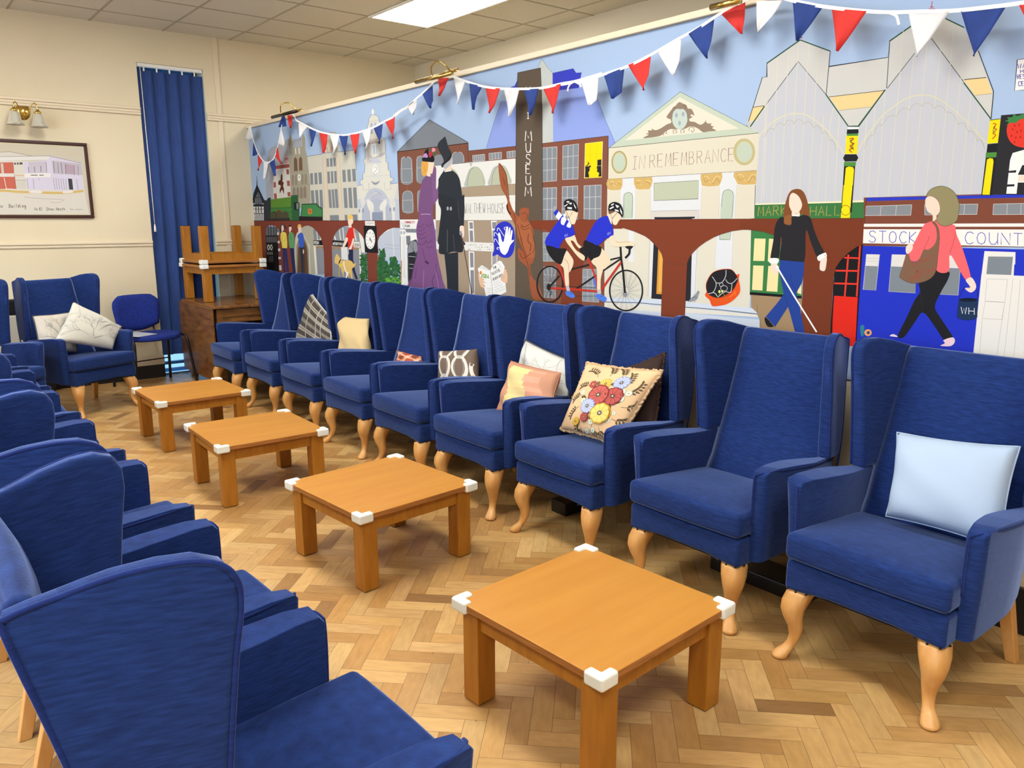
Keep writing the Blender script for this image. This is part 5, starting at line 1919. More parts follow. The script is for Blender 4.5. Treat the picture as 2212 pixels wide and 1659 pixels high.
        tube(bm, crom(Q, 4, False), 0.0042, 6)
        link('piping', bm, M_PIPE, t, True)
        # cabriole front leg
        bm = bmesh.new()
        prof = [(0.2475, 0.0, 0.043, 1), (0.232, 0.002, 0.045, 1), (0.205, 0.008, 0.044, .8), (0.175, 0.011, 0.039, .4), (0.145, 0.008, 0.032, .1), (0.11, 0.0, 0.025, 0), (0.08, -0.002, 0.0195, 0), (0.055, 0.001, 0.0175, 0), (0.04, 0.006, 0.019, 0), (0.026, 0.013, 0.024, 0), (0.014, 0.018, 0.0275, 0), (0.006, 0.019, 0.0265, 0), (0.0, 0.018, 0.022, 0)]
        rings = []
        for (z, d, r, sq) in prof:
            ring = []
            for j in range(16):
                q = 2 * PI * j / 16 + PI / 16
                c_, s_ = math.cos(q), math.sin(q)
                k = 1 / max(abs(c_), abs(s_))
                k = 1 + (k - 1) * sq * 0.8
                rr = r * (1 if sq == 0 else (1 - 0.10 * sq)) * k
                ring.append(bm.verts.new((s * (0.214 + d * 1.15 + (0.25 - z) * 0.05) + rr * c_, -0.256 - d * 1.5 - (0.25 - z) * 0.12 + rr * s_, z)))
            rings.append(ring)
        for A, B in zip(rings, rings[1:]):
            for j in range(16):
                bm.faces.new((A[j], B[j], B[(j + 1) % 16], A[(j + 1) % 16]))
        bm.faces.new(rings[0])
        bm.faces.new(rings[-1][::-1])
        link('front_leg', bm, M_BEECH, t, True, True)
        # plain raked rear leg
        bm = bmesh.new()
        vs = []
        for (z, y, r) in ((0.0, 0.272, 0.017), (0.30, 0.195, 0.023)):
            vs.append([bm.verts.new((s * (0.262 - (0.0 if z == 0 else 0.03)) + a * r, y + b_ * r, z)) for a, b_ in ((-1, -1), (1, -1), (1, 1), (-1, 1))])
        for j in range(4):
            bm.faces.new((vs[0][j], vs[0][(j + 1) % 4], vs[1][(j + 1) % 4], vs[1][j]))
        bm.faces.new(vs[0][::-1])
        bm.faces.new(vs[1])
        bevel_sharp(bm, 0.003, 2)
        link('rear_leg', bm, M_BEECH, t, True, True)
        # upholstery studs over the leg
        for (x, y) in ((0.175, -0.304), (0.212, -0.305), (0.246, -0.300), (0.2585, -0.262)):
            bm = bmesh.new()
            bmesh.ops.create_icosphere(bm, subdivisions=2, radius=0.0042, matrix=Matrix.Translation((s * x, y, 0.258 - 0.010 * min(1, max(0, (x - 0.12) / 0.10)))))
            link('stud', bm, M_STUD, t, True)
    return t


G_R = 'blue wing chairs along the mural'
G_L = 'blue wing chairs seen from behind on the left'
right_row = [(-0.57, -1.37), (-0.53, -2.05), (-0.52, -2.73), (-0.50, -3.385), (-0.50, -4.045), (-0.50, -4.71), (-0.50, -5.40), (-0.50, -6.13), (-0.50, -6.83)]
LR = ['blue wing chair beside the pine table, farthest one in the mural row',
      'blue wing chair along the mural holding the plaid cushion',
      'blue wing chair along the mural holding the plain cream cushion',
      'blue wing chair along the mural with a small red patterned cushion low in its seat',
      'blue wing chair along the mural with the brown and white looped-pattern cushion',
      'blue wing chair along the mural with patchwork cushion before a white tree-print one',
      'blue wing chair along the mural with the large floral cushion and the dark brown one',
      'empty blue wing chair between the floral-cushion chair and the pale-blue-cushion chair',
      'nearest blue wing chair of the mural row, holding the pale blue cushion']
chair = make_chair()
chairs_r = []
for i, (x, y) in enumerate(right_row):
    o = chair if i == 0 else copy_tree(chair)
    o.location = (x, y, 0)
    o.rotation_euler = (0, 0, -PI / 2)
    o['label'] = LR[i]
    o['group'] = G_R
    chairs_r.append(o)
left_row = [(-2.612, -6.655), (-2.612, -5.96), (-2.612, -5.20), (-2.625, -4.41), (-2.63, -3.62), (-2.63, -2.86), (-2.63, -2.12)]
LL = ['nearest blue wing chair, large in the bottom left corner, seen from behind',
      'second nearest blue wing chair of the left row, its back behind the nearest one',
      'blue wing chair of the left row, third from the camera',
      'blue wing chair of the left row, fourth from the camera',
      'blue wing chair of the left row, fifth from the camera',
      'blue wing chair of the left row, sixth from the camera',
      'farthest blue wing chair of the left row, only its arms in view']
for i, (x, y) in enumerate(left_row):
    o = copy_tree(chair)
    o.location = (x, y, 0)
    o.rotation_euler = (0, 0, PI / 2)
    o['label'] = LL[i]
    o['group'] = G_L
ANG = math.radians(23)
chA = copy_tree(chair)
chA.location = (-1.855, -0.995, 0)
chA.rotation_euler = (0, 0, ANG)
chA['label'] = 'blue wing chair by the far wall holding two tree-print cushions'
chA['group'] = 'blue wing chairs against the far wall'
chB = copy_tree(chair)
chB.location = (-2.53, -1.30, 0)
chB.rotation_euler = (0, 0, ANG)
chB['label'] = 'blue wing chair by the far wall, cut by the left edge of the photo'
chB['group'] = 'blue wing chairs against the far wall'

# ---------------------------------------------------------------- low tables
M_TTOP = noise_mix(mat('honey_beech_veneer', '#bd802c', 0.4), '#b97b29', '#c28733', scale=(1.0, 9.0, 1), nscale=2.2, detail=6, lo=0.3, hi=0.7)
M_TLEG = noise_mix(mat('honey_beech_solid', '#a86c18', 0.45), '#9c6012', '#b0741e', scale=(8, 8, 1.1), nscale=5, detail=5, lo=0.3, hi=0.7)
M_TEDGE = noise_mix(mat('table_edge', '#9d6228', 0.5), '#8f5722', '#b07338', scale=(2, 2, 40), nscale=4, lo=0.35, hi=0.65)
M_GUARD = mat('white_rubber', '#e9ece4', 0.45)
TT = 0.332


def make_table():
    t = thing('coffee_table', 'low square beech coffee table', 'coffee table')
    bm = rbox(-0.295, 0.295, -0.295, 0.295, TT - 0.022, TT, 0.0015, 1)
    for f in bm.faces:
        f.material_index = 0 if abs(f.normal.z) > 0.6 else 1
    link('tabletop', bm, [M_TTOP, M_TEDGE], t)
    for sx in (-1, 1):
        for sy in (-1, 1):
            a0, a1 = sorted((sx * 0.278, sx * 0.208))
            b0, b1 = sorted((sy * 0.278, sy * 0.208))
            lg = link('leg', rbox(a0, a1, b0, b1, 0.003, TT - 0.022, 0.003, 2), M_TLEG, t, True, True)
            bm = bmesh.new()
            box(bm, a0 + .006, a1 - .006, b0 + .006, b1 - .006, 0.0, 0.0045)
            link('foot_pad', bm, M_BLACK, lg)
            # L-shaped rubber corner guard wrapping the top edge
            bm = bmesh.new()
            g, w = 0.009, 0.066
            o_, i_ = 0.295 + g, 0.295 - 0.022
            pts = [(o_, o_), (o_ - w, o_), (o_ - w, i_), (i_, i_), (i_, o_ - w), (o_, o_ - w)]
            vt = [bm.verts.new((sx * p[0], sy * p[1], TT + 0.008)) for p in pts]
            vb = [bm.verts.new((sx * p[0], sy * p[1], TT - 0.032)) for p in pts]
            bm.faces.new(vt)
            bm.faces.new(vb)
            for j in range(6):
                bm.faces.new((vt[j], vt[(j + 1) % 6], vb[(j + 1) % 6], vb[j]))
            bmesh.ops.recalc_face_normals(bm, faces=bm.faces[:])
            bevel_sharp(bm, 0.0085, 5)
            link('corner_guard', bm, M_GUARD, t, True, True)
    for k in range(4):
        R = Matrix.Rotation(k * PI / 2, 4, 'Z')
        bm = bmesh.new()
        box(bm, -0.208, 0.208, -0.268, -0.248, TT - 0.082, TT - 0.022, R)
        link('apron', bm, M_TLEG, t)
    return t


tb = make_table()
G_T = 'low beech tables down the middle'
for i, (x, y, a, lb) in enumerate(((-1.492, -6.357, 3.6, 'nearest low square beech table with white corner guards, in the foreground'),
                                   (-1.432, -4.978, 4.6, 'second nearest low square beech table with white corner guards'),
                                   (-1.500, -3.700, -1.5, 'third low square beech table from the front, between the second and the far one'),
                                   (-1.462, -2.440, 0.5, 'farthest low square beech table on the floor, nearest the far wall'))):
    o = tb if i == 0 else copy_tree(tb)
    o.location = (x, y, 0)
    o.rotation_euler = (0, 0, math.radians(a))
    o['label'] = lb
    o['group'] = G_T
GZ = 0.742
sA = copy_tree(tb)
sA.location = (-0.468, -0.352, GZ)
sA.rotation_euler = (0, 0, math.radians(2))
sA['label'] = 'low beech table standing upright on the pine table, under the upturned one'
sA['group'] = 'beech tables stacked on the pine table'
sB = copy_tree(tb)
sB.location = (-0.465, -0.356, GZ + 2 * TT + 0.0175)
sB.rotation_euler = (PI, 0, math.radians(1))
sB['label'] = 'low beech table turned upside down with its legs in the air, topmost of the stack'
sB['group'] = 'beech tables stacked on the pine table'

# ---------------------------------------------------------------- vertical blind in the far window
M_BLIND = noise_mix(mat('navy_blind_fabric', '#1d3b78', 0.8), '#1a376f', '#204080', scale=(30, 30, 2), nscale=4)
vb = thing('vertical_blind', 'tall navy vertical blind hanging in the narrow far window', 'blind', (-0.69, 0.03, WZ1))
bm = bmesh.new(); box(bm, -0.285, 0.29, -0.02, 0.02, -0.032, -0.001); bevel_sharp(bm, 0.004, 2)
link('headrail', bm, M_WHITE, vb)
for k in range(5):
    x0 = -0.285 + 0.1115 * k
    bm = bmesh.new()
    n = 6
    A, B = [], []
    for j in range(n + 1):
        u = j / n
        x = x0 + 0.124 * u
        y = 0.016 - 0.030 * u + 0.008 * math.sin(PI * u)
        A.append((x, y)); B.append((x, y + 0.0012))
    lo = []
    for (z, dx) in ((-0.062, 0.0), (-1.4, -0.008), (-2.66, -0.03)):
        lo.append(([bm.verts.new((x + dx, y, z)) for x, y in A], [bm.verts.new((x + dx, y, z)) for x, y in B]))
    for (a0, b0), (a1, b1) in zip(lo, lo[1:]):
        for j in range(n):
            bm.faces.new((a0[j], a0[j + 1], a1[j + 1], a1[j]))
            bm.faces.new((b0[j], b1[j], b1[j + 1], b0[j + 1]))
        bm.faces.new((a0[0], a1[0], b1[0], b0[0])); bm.faces.new((a0[n], b0[n], b1[n], a1[n]))
    s_ = link('slat', bm, M_BLIND, vb, True)
    bm = bmesh.new(); box(bm, x0 + 0.055, x0 + 0.068, -0.003, 0.003, -0.066, -0.03)
    link('hanger', bm, M_WHITE, s_)
bm = bmesh.new(); tube(bm, [(-0.262, -0.03, -0.03), (-0.262, -0.045, -0.9), (-0.262, -0.05, -1.42)], 0.0035, 6)
cdp = link('pull_cord', bm, M_WHITE, vb, True)
bm = bmesh.new(); tube(bm, [(-0.262, -0.05, -1.42), (-0.262, -0.05, -1.46), (-0.262, -0.05, -1.49)], [0.005, 0.010, 0.011], 8)
link('cord_weight', bm, M_WHITE, cdp, True)

# ---------------------------------------------------------------- framed picture
M_FRAME = mat('dark_mahogany_frame', '#3a1611', 0.35)
PX0, PX1, PZ0, PZ1 = -2.62, -1.452, 1.491, 2.131
pic = thing('framed_picture', 'framed drawing of a two-storey building in red and lilac on the far wall', 'picture', ((PX0 + PX1) / 2, 0, PZ0))
pc = Vector(pic.location)
bm = bmesh.new()
for q in ((PX0, PX1, PZ1 - .028, PZ1), (PX0, PX1, PZ0, PZ0 + .028), (PX0, PX0 + .028, PZ0 + .028, PZ1 - .028), (PX1 - .028, PX1, PZ0 + .028, PZ1 - .028)):
    box(bm, q[0] - pc.x, q[1] - pc.x, -0.026, -0.001, q[2] - pc.z, q[3] - pc.z)
bevel_sharp(bm, 0.006, 3)
link('frame', bm, M_FRAME, pic)
bm = bmesh.new(); box(bm, PX0 + .02 - pc.x, PX1 - .02 - pc.x, -0.014, -0.002, PZ0 + .02 - pc.z, PZ1 - .02 - pc.z)
link('backing', bm, mat('cream_mount', '#d3c9a2', 0.6), pic)
PICT = '''
F 0 200 5.72
P #c8c1ae -900,628 0,628 1035,675 1120,1500 -900,1500
P #d5d0c4 -900,800 1005,870 1040,1200 1100,1500 -900,1500
C #c9c0a8 -800,700 -300,690 0,640 300,650 600,660 900,690 1000,800 600,760 300,790 0,760 -800,780
P #d3cec4 -900,740 120,730 440,793 0,850 -900,850
L #6f665c .8 -300,755 120,730 440,793
P #dcd9d4 -900,800 605,780 605,830 -900,850
P #cfcadb 605,780 1005,870 1028,1205 680,1205 340,1190 300,1000 290,860 605,832
L #6d6672 .8 -600,800 605,782 1005,872
P #b9b1bd 640,840 1000,880 1020,1020 660,1000
P #b09aa8 800,880 915,900 920,1015 810,1000
P #c2bac6 350,860 570,850 580,990 360,995
L #4e4a58 1.1 350,920 356,985
L #4e4a58 1.1 425,915 430,985
L #4e4a58 1.1 503,905 508,985
L #4e4a58 .9 570,860 578,990
L #4e4a58 .9 660,850 672,995
L #7a5a68 .9 712,870 725,995
L #4e4a58 .9 755,865 770,1005
L #4e4a58 .9 808,880 815,1010
L #7a5a68 .9 915,900 925,1020
L #7a5a68 .9 960,905 968,1025
P #e2dfda 300,1000 628,995 625,1045 310,1050
L #3c3a40 1.6 380,1020 465,1020
L #3c3a40 1.6 485,1020 540,1020
L #5d5866 .7 660,1050 680,1200
L #5d5866 .7 690,1055 708,1200
L #5d5866 .7 720,1060 738,1200
L #5d5866 .7 750,1060 768,1200
L #5d5866 .7 780,1062 795,1200
L #5d5866 .7 810,1065 825,1205
L #5d5866 .7 945,1070 965,1200
L #5d5866 .7 335,1060 345,1190
L #5d5866 .7 410,1065 420,1190
L #5d5866 .7 485,1060 490,1080
P #2d2c30 840,1062 890,1066 905,1200 855,1198
P #c2604a -900,870 160,862 200,1190 -900,1190
P #d9d5cf -900,1000 180,998 182,1040 -900,1045
P #c9c2b2 8,875 38,873 50,1000 20,1000
L #e3ddd2 1.4 50,1050 80,1190
L #7c3a2e .8 160,862 200,1190
P #d5d0c4 165,862 285,858 300,1000 175,1005
P #3d3a38 172,868 276,862 280,888 178,890
P #d5d0c4 195,868 208,868 210,886 197,888
P #d5d0c4 228,866 240,866 242,885 230,886
P #d8a888 190,1020 300,1018 300,1028 195,1032
P #cdc8bc 195,1085 320,1083 320,1190 205,1190
L #6f665c .7 195,1082 320,1080
K #cdb065 5 -800,1215 0,1212 200,1225 500,1235 780,1240 1030,1215
P #dedad2 70,1185 160,1188 165,1200 60,1198
C #dedad6 360,1220 440,1205 520,1220 500,1245 380,1240
C #dedad6 780,1220 880,1210 900,1235 790,1245
K #b3aca6 1.2 300,1290 500,1310 780,1320
K #b3aca6 1.2 620,1350 720,1360 800,1320
T #5e5648 1 -60,1420 34,0 0,-46 Neu
T #5e5648 1.1 112,1422 27,0 0,-46 Building
T #5e5648 .9 425,1455 22,0 0,-36 No
T #5e5648 .9 482,1455 22,0 0,-34 82
T #5e5648 .9 572,1456 25,0 0,-36 Shaw
T #5e5648 .9 695,1456 23,0 0,-36 Heath
K #5e5648 .7 862,1440 875,1435 885,1452 900,1440 912,1450
K #5e5648 .7 932,1452 945,1438 960,1450 975,1440 990,1450 1005,1440 1022,1448
'''
ppl = (lambda x, y, h: (lambda p: (p.x - pc.x, p.y - h, p.z - pc.z))(on_y(x, y, -0.0145)))
KS = KC; KC = 0.92


class PicPaint(Paint):
    def ok(self, pts):
        c = [on_y(x, y, 0.0) for x, y in pts]
        return all(PX0 + .03 < p.x < PX1 - .025 and PZ0 + .027 < p.z < PZ1 - .027 for p in c)

    def poly(self, pts, color):
        lim = [hline(to_px((PX0 + .03, 0, 1.6)), to_px((PX0 + .03, 0, 2.0)), (90, 400)), hline(to_px((PX1 - .03, 0, 1.6)), to_px((PX1 - .03, 0, 2.0)), (90, 400)),
               hline(to_px((-2, 0, PZ0 + .03)), to_px((-1.6, 0, PZ0 + .03)), (90, 400)), hline(to_px((-2, 0, PZ1 - .03)), to_px((-1.6, 0, PZ1 - .03)), (90, 400))]
        global CLIP
        keep, CLIP = CLIP, lim
        pts = clip(pts)
        CLIP = keep
        if len(pts) > 2:
            Paint.poly(self, pts, color)

    def quads(self, quads, color):
        qs = [q for q in quads if self.ok(q)]
        if qs:
            Paint.quads(self, qs, color)


pp_ = PicPaint(ppl, base=0.0002, org=(-300, 200), cell=3.0, size=(250, 120))
run_mural(PICT, pp_)
pp_.finish('drawing', paint_mat('drawing_inks', 0.6), pic)
KC = KS
bm = bmesh.new(); tube(bm, [(PX1 + 0.004 + 0.006 * math.cos(a * PI / 4), -0.012, 1.80 + 0.006 * math.sin(a * PI / 4)) for a in range(8)], 0.0018, 5, True)
for v_ in bm.verts:
    v_.co -= pc
link('hanging_ring', bm, M_BRASS, pic, True)

# ---------------------------------------------------------------- twin wall light
M_SHADE = mat('frosted_glass_shade', '#c9c6b4', 0.35)
M_SHADE.node_tree.nodes['Principled BSDF'].inputs['Transmission Weight'].default_value = 0.35
sc_ = thing('wall_sconce', 'brass twin wall light with two frosted bell shades above the framed picture', 'wall light', (-1.905, 0, 2.355))
bm = bmesh.new()
lathe(bm, [(0.0001, 0.022), (0.022, 0.022), (0.032, 0.014), (0.048, 0.010), (0.056, 0.0)], 24, Matrix.Rotation(PI / 2, 4, 'X') @ Matrix.Scale(1.15, 4, (0, 1, 0)))
link('backplate', bm, M_BRASS, sc_, True)
for (xe, dz) in ((-0.075, 0.0), (0.085, -0.008)):
    s = 1 if xe > 0 else -1
    arm_pts = crom([(0.006 * s, -0.02, -0.03), (0.35 * xe, -0.06, -0.02), (0.55 * xe, -0.085, 0.035), (0.8 * xe, -0.10, 0.066), (xe, -0.115, 0.050), (1.05 * xe, -0.12, 0.015 + dz)], 6, False)
    bm = bmesh.new(); tube(bm, arm_pts, 0.0045, 8)
    ar = link('arm', bm, M_BRASS, sc_, True)
    T = Matrix.Translation((1.05 * xe, -0.12, 0.015 + dz))
    bm = bmesh.new(); lathe(bm, [(0.0001, 0.012), (0.010, 0.010), (0.014, 0.0), (0.026, -0.012), (0.028, -0.024), (0.024, -0.026)], 20, T)
    link('shade_holder', bm, M_BRASS, ar, True)
    bm = bmesh.new()
    fl = lambda q, z: 0.05 * math.sin(8 * q) * max(0, (-z - 0.08) / 0.06)
    lathe(bm, [(0.022, -0.022), (0.034, -0.035), (0.041, -0.055), (0.046, -0.085), (0.053, -0.11), (0.066, -0.133), (0.063, -0.132), (0.050, -0.108), (0.043, -0.085), (0.038, -0.055), (0.030, -0.035), (0.019, -0.024)], 40, T, fl)
    link('lamp_shade', bm, M_SHADE, sc_, True)

# ---------------------------------------------------------------- heater on the far wall
ht = thing('wall_heater', 'pale grey convector heater with black top grille low on the far wall', 'heater', (-2.45, 0, 0.13))
bm = bmesh.new(); box(bm, -0.62, 0.62, -0.125, -0.002, 0.07, 0.555); bevel_sharp(bm, 0.01, 3)
link('casing', bm, mat('heater_grey', '#b3ada0', 0.5), ht)
bm = bmesh.new(); box(bm, -0.62, 0.62, -0.105, -0.002, 0.556, 0.685)
for k in range(9):
    box(bm, -0.61, 0.61, -0.112, -0.105, 0.563 + 0.013 * k, 0.570 + 0.013 * k)
link('grille', bm, M_BLACK, ht)
for s in (-0.5, 0.5):
    bm = bmesh.new(); box(bm, s - .03, s + .03, -0.11, -0.052, -0.13, 0.072)
    link('foot', bm, M_BLACK, ht)

# ---------------------------------------------------------------- pine drop-leaf table
M_PINE = noise_mix(mat('old_waxed_pine', '#8a5a2c', 0.3), '#5f3a1a', '#96652f', scale=(2, 2, 9), nscale=3.2, detail=7, lo=0.3, hi=0.75)
M_PINE2 = noise_mix(mat('old_waxed_pine_top', '#8a5a2c', 0.22), '#6d4420', '#9a6a38', scale=(7, 1.2, 2), nscale=3.2, detail=7, lo=0.3, hi=0.75)
nt, N, L, b = nodes(M_PINE)
tcn = N.new('ShaderNodeTexCoord'); vo = N.new('ShaderNodeTexVoronoi'); vo.inputs['Scale'].default_value = 7.0
crk = N.new('ShaderNodeValToRGB'); crk.color_ramp.elements[0].position = 0.06; crk.color_ramp.elements[1].position = 0.13
crk.color_ramp.elements[0].color = (0.35, 0.28, 0.22, 1); crk.color_ramp.elements[1].color = (1, 1, 1, 1)
mmx = N.new('ShaderNodeMix'); mmx.data_type = 'RGBA'; mmx.blend_type = 'MULTIPLY'; mmx.inputs[0].default_value = 1
src = b.inputs['Base Color'].links[0].from_socket
L.new(tcn.outputs['Object'], vo.inputs['Vector']); L.new(vo.outputs['Distance'], crk.inputs[0])
L.new(src, mmx.inputs[6]); L.new(crk.outputs[0], mmx.inputs[7]); L.new(mmx.outputs[2], b.inputs['Base Color'])
GX0, GX1, GY0, GY1 = -0.80, -0.12, -1.03, -0.10
gt = thing('drop_leaf_table', 'dark pine drop-leaf table with leaf hanging down, carrying the stacked tables', 'table', ((GX0 + GX1) / 2, (GY0 + GY1) / 2, 0))
hx, hy = (GX1 - GX0) / 2, (GY1 - GY0) / 2
link('tabletop', rbox(-hx, hx, -hy, hy, GZ - 0.025, GZ - 0.0005, 0.004, 2), M_PINE2, gt)
for s in (-1, 1):
    xa, xb = sorted((s * (hx + 0.004), s * (hx + 0.024)))
    link('leaf', rbox(xa, xb, -hy + 0.01, hy - 0.01, 0.075, GZ - 0.018, 0.003, 2), M_PINE, gt)
    bm = bmesh.new()
    xa, xb = sorted((s * (hx - 0.06), s * (hx - 0.035)))
    box(bm, xa, xb, -hy + 0.05, hy - 0.05, GZ - 0.15, GZ - 0.025)
    link('apron', bm, M_PINE, gt)
    bm = bmesh.new(); ya, yb = sorted((s * (hy - 0.055), s * (hy - 0.03)))
    box(bm, -hx + 0.06, hx - 0.06, ya, yb, GZ - 0.15, GZ - 0.025)
    box(bm, -hx + 0.06, hx - 0.06, min(s * (hy - .028), s * (hy - .022)), max(s * (hy - .028), s * (hy - .022)), GZ - 0.10, GZ - 0.088)
    link('apron', bm, M_PINE, gt)
    for t_ in (-1, 1):
        bm = bmesh.new()
        cx_, cy_ = s * (hx - 0.055), t_ * (hy - 0.055)
        box(bm, cx_ - .028, cx_ + .028, cy_ - .028, cy_ + .028, 0, GZ - 0.026)
        bevel_sharp(bm, 0.004, 2)
        link('leg', bm, M_PINE, gt)

# ---------------------------------------------------------------- stacking chair
M_ROYAL = noise_mix(mat('royal_blue_upholstery', '#0b2a86', 0.85), '#0a2579', '#0d2f92', nscale=40)
M_BLKM = mat('black_tube', '#17171b', 0.35, 0.2)
sk = thing('stacking_chair', 'bright royal blue stacking chair with black metal frame by the blind', 'chair', (-1.17, -0.365, 0), math.radians(14))
# seat: rounded pad
pts = []
for a in range(36):
    q = 2 * PI * a / 36
    c_, s_ = math.cos(q), math.sin(q)
    e = 2.6
    pts.append((0.235 * math.copysign(abs(c_) ** (2 / e), c_), -0.02 + 0.215 * math.copysign(abs(s_) ** (2 / e), s_)))
bm = prism(pts, 0.425, 0.475, 'z', 0.018, 3)
link('seat', bm, M_ROYAL, sk, True, True)
bm = bmesh.new()
n = 14
fr, bk = [], []
for j in range(9):
    v_ = j / 8
    row, rowb = [], []
    for i in range(n + 1):
        u = -1 + 2 * i / n
        wid = 0.232 - 0.035 * (1 - v_) - 0.02 * v_ ** 6
        x = wid * u
        top = 0.81 - 0.02 * abs(u) ** 4 - 0.035 * max(0, abs(u) - 0.75) / 0.25
        bot = 0.535 - 0.055 * (1 - u * u) + 0.0
        z = bot + (top - bot) * v_
        y = 0.215 + 0.05 * (z - 0.5) - 0.03 * u * u
        edge = min(1, 4 * min(v_, 1 - v_, (1 - abs(u)) * 1.2) + 0.25)
        row.append(bm.verts.new((x, y - 0.020 * edge, z))); rowb.append(bm.verts.new((x, y + 0.014 * edge, z)))
    fr.append(row); bk.append(rowb)
for a, b_ in zip(fr, fr[1:]):
    for i in range(n):
        bm.faces.new((a[i], a[i + 1], b_[i + 1], b_[i]))
for a, b_ in zip(bk, bk[1:]):
    for i in range(n):
        bm.faces.new((a[i], b_[i], b_[i + 1], a[i + 1]))
for i in range(n):
    bm.faces.new((fr[0][i], bk[0][i], bk[0][i + 1], fr[0][i + 1])); bm.faces.new((fr[-1][i], fr[-1][i + 1], bk[-1][i + 1], bk[-1][i]))
for j in range(8):
    bm.faces.new((fr[j][0], fr[j + 1][0], bk[j + 1][0], bk[j][0])); bm.faces.new((fr[j][n], bk[j][n], bk[j + 1][n], fr[j + 1][n]))
link('backrest', bm, M_ROYAL, sk, True)
for s in (-1, 1):
    bm = bmesh.new()
    tube(bm, crom([(s * 0.285, -0.23, 0.0), (s * 0.262, -0.205, 0.25), (s * 0.248, -0.185, 0.40), (s * 0.243, -0.14, 0.446), (s * 0.242, 0.0, 0.452), (s * 0.242, 0.10, 0.446), (s * 0.247, 0.145, 0.40), (s * 0.26, 0.175, 0.22), (s * 0.27, 0.20, 0.0)], 4, False), 0.0125, 10)
    link('leg_frame', bm, M_BLKM, sk, True)
    bm = bmesh.new(); tube(bm, crom([(s * 0.15, 0.10, 0.43), (s * 0.155, 0.18, 0.44), (s * 0.16, 0.225, 0.50), (s * 0.16, 0.235, 0.60)], 4, False), 0.009, 8)
    link('back_support', bm, M_BLKM, sk, True)
bm = bmesh.new(); tube(bm, [(-0.262, 0.175, 0.20), (0.262, 0.175, 0.20)], 0.006, 6)
link('crossbar', bm, M_BLKM, sk, True)
bm = bmesh.new(); box(bm, -0.11, 0.10, -0.15, 0.148, 0, 0.0016, Matrix.Rotation(0.25, 4, 'Z')); box(bm, -0.10, 0.11, -0.148, 0.15, 0.0018, 0.0036, Matrix.Rotation(0.12, 4, 'Z'))
pa = link('paper', bm, mat('white_paper', '#c3c9d6', 0.7))
pa.location = (-1.30, -0.41, 0.4765); pa.rotation_euler = (0, 0, math.radians(14))
tag(pa, 'loose white sheets lying on the royal blue stacking chair seat', 'paper')

# ---------------------------------------------------------------- black cases on the floor under the row
for (x0, x1, y0, y1, hh, lb) in ((-0.50, -0.27, -5.17, -5.06, 0.07, 'low black box on the floor under the floral-cushion chair'), (-0.43, -0.27, -6.44, -6.0, 0.06, 'low black box on the floor under the empty mural-row chair')):
    t = link('black_case', rbox(-(x1 - x0) / 2, (x1 - x0) / 2, -(y1 - y0) / 2, (y1 - y0) / 2, 0, hh, 0.006, 2), mat('black_plastic', '#0c0c0e', 0.3))
    t.location = ((x0 + x1) / 2, (y0 + y1) / 2, 0)
    tag(t, lb, 'box')

# ---------------------------------------------------------------- picture lights on the mural edge
def picture_light(tube_px, arc_px, metal, label):
    a, b_ = on_x(*tube_px[0], -0.16), on_x(*tube_px[1], -0.16)
    zt = (a.z + b_.z) / 2
    t = thing('picture_light', label, 'picture light', (-0.02, b_.y, 2.384), 0, 'picture lights on the mural top edge')
    o = Vector(t.location)
    bm = bmesh.new(); tube(bm, [Vector((-0.16, a.y, zt)) - o, Vector((-0.16, b_.y, zt)) - o], 0.0135, 14)
    link('lamp_tube', bm, metal, t, True)
    bm = bmesh.new()
    n = len(arc_px)
    P = []
    for i, q in enumerate(arc_px):
        X = -0.16 + 0.145 * i / (n - 1)
        P.append(on_x(q[0], q[1], X))
    P[0] = Vector((-0.16, P[0].y, zt + 0.01))
    P[-1] = Vector((-0.012, P[-1].y, 2.39))
    tube(bm, [Vector(p) - o for p in crom([tuple(p) for p in P], 5, False)], 0.005, 8)
    link('arm', bm, M_BRASS, t, True)
    y = P[-1].y
    bm = bmesh.new(); box(bm, -0.03 - o.x, 0.02 - o.x, y - 0.05 - o.y, y + 0.05 - o.y, 2.3845 - o.z, 2.396 - o.z); bevel_sharp(bm, 0.003, 2)
    tube(bm, [Vector((-0.01, y - 0.075, 2.402)) - o, Vector((-0.01, y + 0.075, 2.402)) - o], 0.006, 8)
    link('bracket', bm, M_BRASS, t)
    return t


picture_light(((588, 253), (641, 240)), ((607, 244), (606, 231), (612, 223), (624, 223), (634, 231), (642, 240)), M_BRONZE, 'dark bronze picture light above the left end of the mural, nearest the far wall')
picture_light(((899, 178), (976, 157)), ((934, 165), (931.5, 147), (939.5, 134), (950, 133), (964, 143), (973, 154)), M_BRASS, 'brass picture light with arched arm on the mural edge, left of the museum tower')
picture_light(((1536, 16), (1600, 1)), ((1570, 8), (1566, -12), (1574, -28), (1586, -30), (1600, -18), (1612, -6)), M_BRASS, 'brass picture light cut by the top of the photo, near the market hall')

